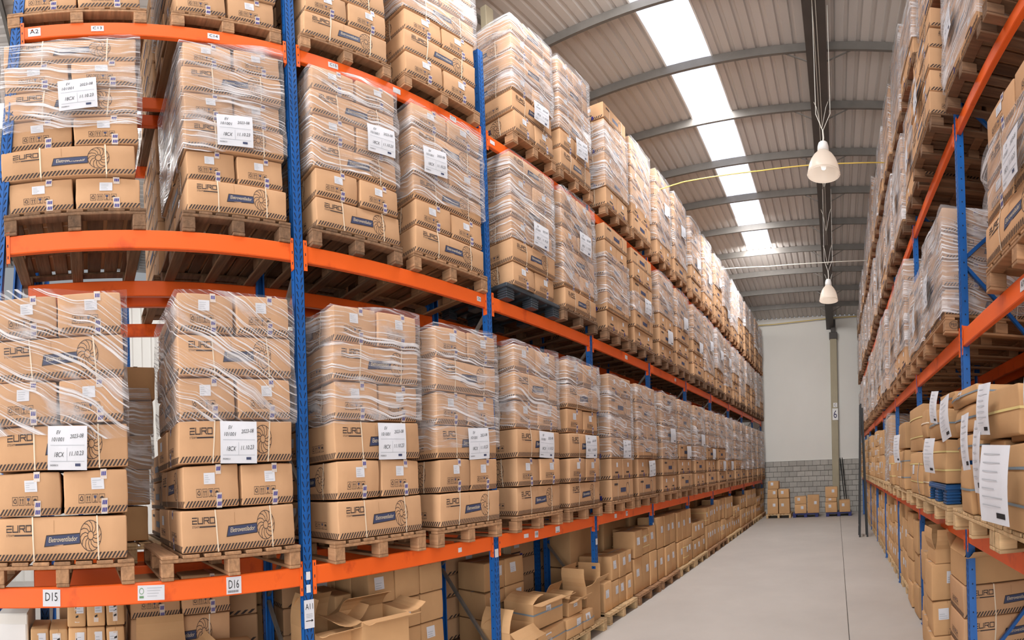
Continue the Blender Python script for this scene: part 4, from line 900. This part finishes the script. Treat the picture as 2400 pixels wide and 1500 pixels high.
# ground level of the right rack
for i, y in enumerate((5.05, 6.8)): pallet((1.95, y, .001), 1.1, f'wooden floor pallet under the right rack, {ORD[i]} from near end', 'floor pallets under the right rack', 'wood_old', False)
for i, (x, y, n_, op) in enumerate(((1.76, 4.75, 3, 1), (2.9, 4.75, 3, 0), (1.98, 5.52, 4, 0), (3.1, 5.52, 4, 0), (2.25, 6.4, 3, 0), (2.25, 7.42, 3, 1))):
    for q in range(n_):
        carton((x, y, .145+.245*(q+.5)), rr.uniform(-.006, .006), f'fan carton with its long side to the camera, {ORD[i]} floor stack, {ORD[q]} layer, right rack', 'fan cartons under the right rack', 1, 1, .97, 's')
    if op: open_box((x, y, .147+.245*n_), .02, 1.08, .54, .2, f'opened fan carton on top of the {ORD[i]} floor stack under right rack', (165, 120, 150, 40), seal=False)
FC = [(1.02, 5.45, .34, .4, .3, 3), (1.12, 6.1, .4, .4, .3, 3), (1.22, 6.6, .4, .4, .34, 3), (1.22, 7.35, .4, .4, .36, 3), (1.22, 8.0, .4, .5, .28, 4)]
for i, (x, y, w_, d, h, n_) in enumerate(FC):
    for q in range(n_): plain('aisle_carton', (x+.2+.02*(q % 2), y, .012+q*(h+.004)), rr.uniform(-.05, .05), w_, d, h, f'plain carton at the aisle edge under right rack, {ORD[i]} stack, {ORD[q]} up', 'aisle edge cartons under the right rack', (i+q) % 5)
open_box((1.24, 5.45, .012+3*.304), .05, .3, .36, .12, 'small open carton with raised flaps near the first right-hand post', (110, 140, 80, 100), seal=False)
for k in range(12):
    y = 8.7+k*1.18
    if y > 21.5: break
    pallet((1.85, y, .001), 1.1, f'floor pallet under the right rack, {ORD[k]} beyond the nearest cartons', 'far floor pallets under the right rack', 'wood_pale', False)
    for c in range(3):
        for q in range(2+(k+c) % 2):
            h = (.42, .34, .3)[k % 3]
            plain('ground_carton', (1.5, y-.36+c*.37, .145+q*(h+.004)), -PI/2+rr.uniform(-.04, .04), .36, .46, h, f'far floor carton under right rack, {ORD[c]} column, {ORD[q]} row, {ORD[k]} pallet', 'far floor cartons under the right rack', (c+q+k) % 5)
# rack row behind the right rack
r2 = MB()
for k in range(0, 16):
    for l in range(-1, 3):
        z0 = .145 if l < 0 else RZ[l]+.145; y = 2.3+k*1.28
        if y > 22.8: continue
        for q in range(4): r2.add(LOD, Matrix.Translation((XR+1.22+.55, y, z0+.26*(q+.5))) @ Matrix.Diagonal((1, 1.1/WC, 1, 1)))
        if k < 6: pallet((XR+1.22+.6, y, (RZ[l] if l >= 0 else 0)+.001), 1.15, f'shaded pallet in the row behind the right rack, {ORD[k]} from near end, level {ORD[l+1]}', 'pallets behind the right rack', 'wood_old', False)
obj('rear_cartons', r2, None, kind='stuff', label='shaded brown cartons in the rack row behind the right rack', cat='carton', group='cartons behind the right rack')
for k in range(9): upright(XR+1.22, RY[k]+.1, -1, 6.9, f'{ORD[k]} upright frame of the row behind the right rack, from near end', 'rack_blue', 'uprights behind the right rack')
for k in range(8):
    for l in range(3): beam(XR+1.22, RY[k]+.1, RY[k+1]+.1, RZ[l], -1, f'{ORD[k]} beam of the row behind the right rack, level {ORD[l]}, from near end', 'beams behind the right rack'); beam(XR+2.22, RY[k]+.1, RY[k+1]+.1, RZ[l], 1, f'{ORD[k]} far beam of the row behind the right rack, level {ORD[l]}, from near end', 'beams behind the right rack')

# ================================================================== goods by the back wall
YB = 22.6
pallet((-2.73, YB, .001), 1.17, 'wooden pallet by the back wall under five stacked cartons', None, 'wood_pale', True, PI/2)
for i, (x, z, w_, h) in enumerate(((-3.0, .145, .5, .52), (-2.46, .145, .5, .52), (-3.0, .67, .46, .3), (-2.48, .67, .5, .3), (-2.96, .975, .5, .27))):
    plain('wall_carton', (x, YB-.3, z), 0, w_, .5, h, ['tall', 'tall', 'low', 'low', 'topmost'][i]+' carton with white label, '+['left', 'right', 'left', 'right', 'left'][i]+' column on wooden pallet by back wall', 'cartons on the wooden pallet by the wall', i)
for j, x in enumerate((-1.47, .08)): plastic_pallet((x, YB, .001), 1.0, 1.2, f'dark blue plastic pallet by the back wall, {"left" if j == 0 else "right"} of the two', 'plastic_navy')
for i, (x, z, w_, h, tx) in enumerate(((-1.7, .142, .54, .3, 'lower reddish carton'), (-1.7, .446, .54, .26, 'upper reddish carton'), (-1.1, .142, .54, .6, 'big crumpled wrapped carton'), (-.26, .142, .54, .34, 'lowest carton left of the column'), (-.26, .486, .5, .14, 'flat carton left of the column'), (-.24, .63, .56, .36, 'topmost carton with white label left of the column'), (.36, .142, .5, .4, 'single carton right of the column'))):
    plain('wall_carton', (x, YB-.3, z), rr.uniform(-.04, .04), w_, .5, h, tx+' on blue pallet by the back wall', 'cartons on the blue pallets by the wall', i % 5)
for j, x in enumerate((.30, .40)):
    m = MB(); m.tube([(x+.14, 23.2, .0), (x-.1, 24.03, 1.95)], .022, 'black_paint', 8); obj('leaning_pole', m, None, label=f'thin dark pole leaning on the block wall, {"left" if j == 0 else "right"} one', cat='pole', group='poles leaning by the column')
# stepladder
lad = empty('stepladder', (.86, 15.9, 0), 0, 'black folding stepladder standing beside the right rack in the aisle', 'ladder')
def rail(x0, x1, y0, y1, z1): m = MB(); m.bar((x0, y0, 0), (x1, y1, z1), .06, .03, 'black_paint', (0, 1, 0)); return m
for y in (-.25, .25): obj('front_rail', rail(-.12, -.02, y, y*.7, 3.15), lad); obj('rear_rail', rail(.13, .03, y, y*.7, 3.05), lad)
for k in range(1, 12): m = MB(); f = k/12; m.box(-.12+.1*f-.03, -.12+.1*f+.03, -.25+.07*f, .25-.07*f, 3.15*f-.012, 3.15*f+.012, 'black_paint'); obj('step', m, lad)
# ================================================================== lamps, cables
def lamp(x, y, z, lab):
    o = empty('pendant_lamp', (x, y, z), 0, lab, 'lamp', 'high bay pendant lamps')
    m = MB(); P = [(.245, 0), (.25, .01), (.243, .05), (.225, .12), (.195, .19), (.15, .25), (.105, .29), (.098, .3)]
    m.lathe(P+[(r-.006, z_) for r, z_ in P[::-1]], 'lamp_acrylic', 40); obj('lamp_shade', m, o)
    m = MB(); m.lathe([(.252, -.008), (.256, .0), (.252, .012), (.246, .0), (.252, -.008)], 'lamp_acrylic', 40); obj('shade_rim', m, o)
    m = MB(); m.lathe([(0, .44), (.05, .44), (.07, .425), (.085, .38), (.09, .3), (.0, .295)], 'sign_white', 24); obj('lamp_housing', m, o)
    m = MB(); m.lathe([(0, .06), (.035, .07), (.05, .12), (.04, .2), (.025, .26), (.025, .3)], 'sign_white', 16); obj('bulb', m, o)
    zt = roof_z(y)-.54-z
    m = MB(); m.tube([(0, 0, .44), (.01, 0, .5), (0, .0, .62)], .012, 'cable_white'); m.tube([(0, 0, .6), (-.1, 0, .85), (-.11, 0, zt)], .0055, 'cable_white'); m.tube([(0, 0, .6), (.12, 0, .85), (.12, 0, zt)], .0055, 'cable_white'); obj('suspension_cable', m, o)
    pl = bpy.data.lights.new('lamp_fill', 'POINT'); pl.energy = 4; pl.shadow_soft_size = .2; pl.color = (1, .95, .88); po = bpy.data.objects.new('lamp_fill', pl); C.objects.link(po); po.location = (x, y, z-.12)  # point light added under the shade for extra light; lamp itself looks unlit
    return o
lamp(-.103, 7.4, 5.19, 'white bell-shaped pendant lamp, the nearer and larger of two'); lamp(-.12, 13.0, 5.0, 'white bell-shaped pendant lamp, the farther and smaller of two')
for i, (dx, r_) in enumerate(((-.02, .006), (.03, .006))):
    m = MB(); m.tube([(-.19+dx, y, roof_z(y)-.56-.02*(j % 2)) for j, y in enumerate([0, 2, 4, 6, 8, 10, 12, 14, 16])], r_, 'cable_white', 5); obj('roof_cable', m, None, label=f'white cable strung under the dark roof beam, {ORD[i]} from left', cat='cable', group='cables under the roof beam')
for k in range(4, 14):
    y = 5.6+k*1.05; m = MB(); z = roof_z(y)-.54
    m.tube([(-.32, y, z+.05), (-.25, y, z-.1), (-.17, y, z-.5)], .006, 'cable_white', 5); m.tube([(.0, y, z+.05), (-.06, y, z-.1), (-.15, y, z-.5)], .006, 'cable_white', 5)
    if k % 2 == 0: obj('cable_hanger', m, None, label=f'small V-shaped white cable hanger, {ORD[k//2-2]} under the dark roof beam', cat='hanger', group='cable hangers under the roof beam')
def xcable(y, pts, mt, r_, lab):
    m = MB(); m.tube([(x, y, z) for x, z in pts], r_, mt, 5); obj('cross_cable', m, None, label=lab, cat='cable')
xcable(9.5, [(-3.6, 6.3), (-3.0, 6.34), (-2.4, 6.33), (-1.4, 6.31), (-.43, 6.33), (.4, 6.34), (1.25, 6.36)], 'cable_yellow', .011, 'yellow cable stretched across the aisle behind the nearer lamp')
xcable(15, [(-3.7, 6.5), (-2, 6.42), (-.4, 6.42), (1.25, 6.45)], 'cable_white', .012, 'thin white cable stretched across the aisle in front of the far lamp')
xcable(23.9, [(-4.4, 6.95), (-3, 6.93), (-1.5, 6.98), (0, 7.05), (1.6, 7.1)], 'cable_yellow', .016, 'pale cable along the top of the back wall')
# left side wall and its openings
m = MB()
for k in range(120):
    y = -12+k*.3; m.poly([(-15, y, 0), (-15, y+.2, 0), (-15, y+.2, 6.2), (-15, y, 6.2)], 'wall_paint'); m.poly([(-15, y+.2, 0), (-14.96, y+.25, 0), (-14.96, y+.25, 6.2), (-15, y+.2, 6.2)], 'wall_paint'); m.poly([(-14.96, y+.25, 0), (-15, y+.3, 0), (-15, y+.3, 6.2), (-14.96, y+.25, 6.2)], 'wall_paint')
obj('wall_left', m, kind='structure')
m = MB(); m.box(9, 9.1, -12, 24.2, 0, 9.5, 'wall_paint'); obj('wall_right', m, kind='structure')
# far hall: another rack row and shelves glimpsed through the gap
for k, y in enumerate((-.2, .9, 3.2)): upright(-10.2, y, 1, 5.5, f'{ORD[k]} blue upright frame of the distant rack across the hall', group='distant rack frames')
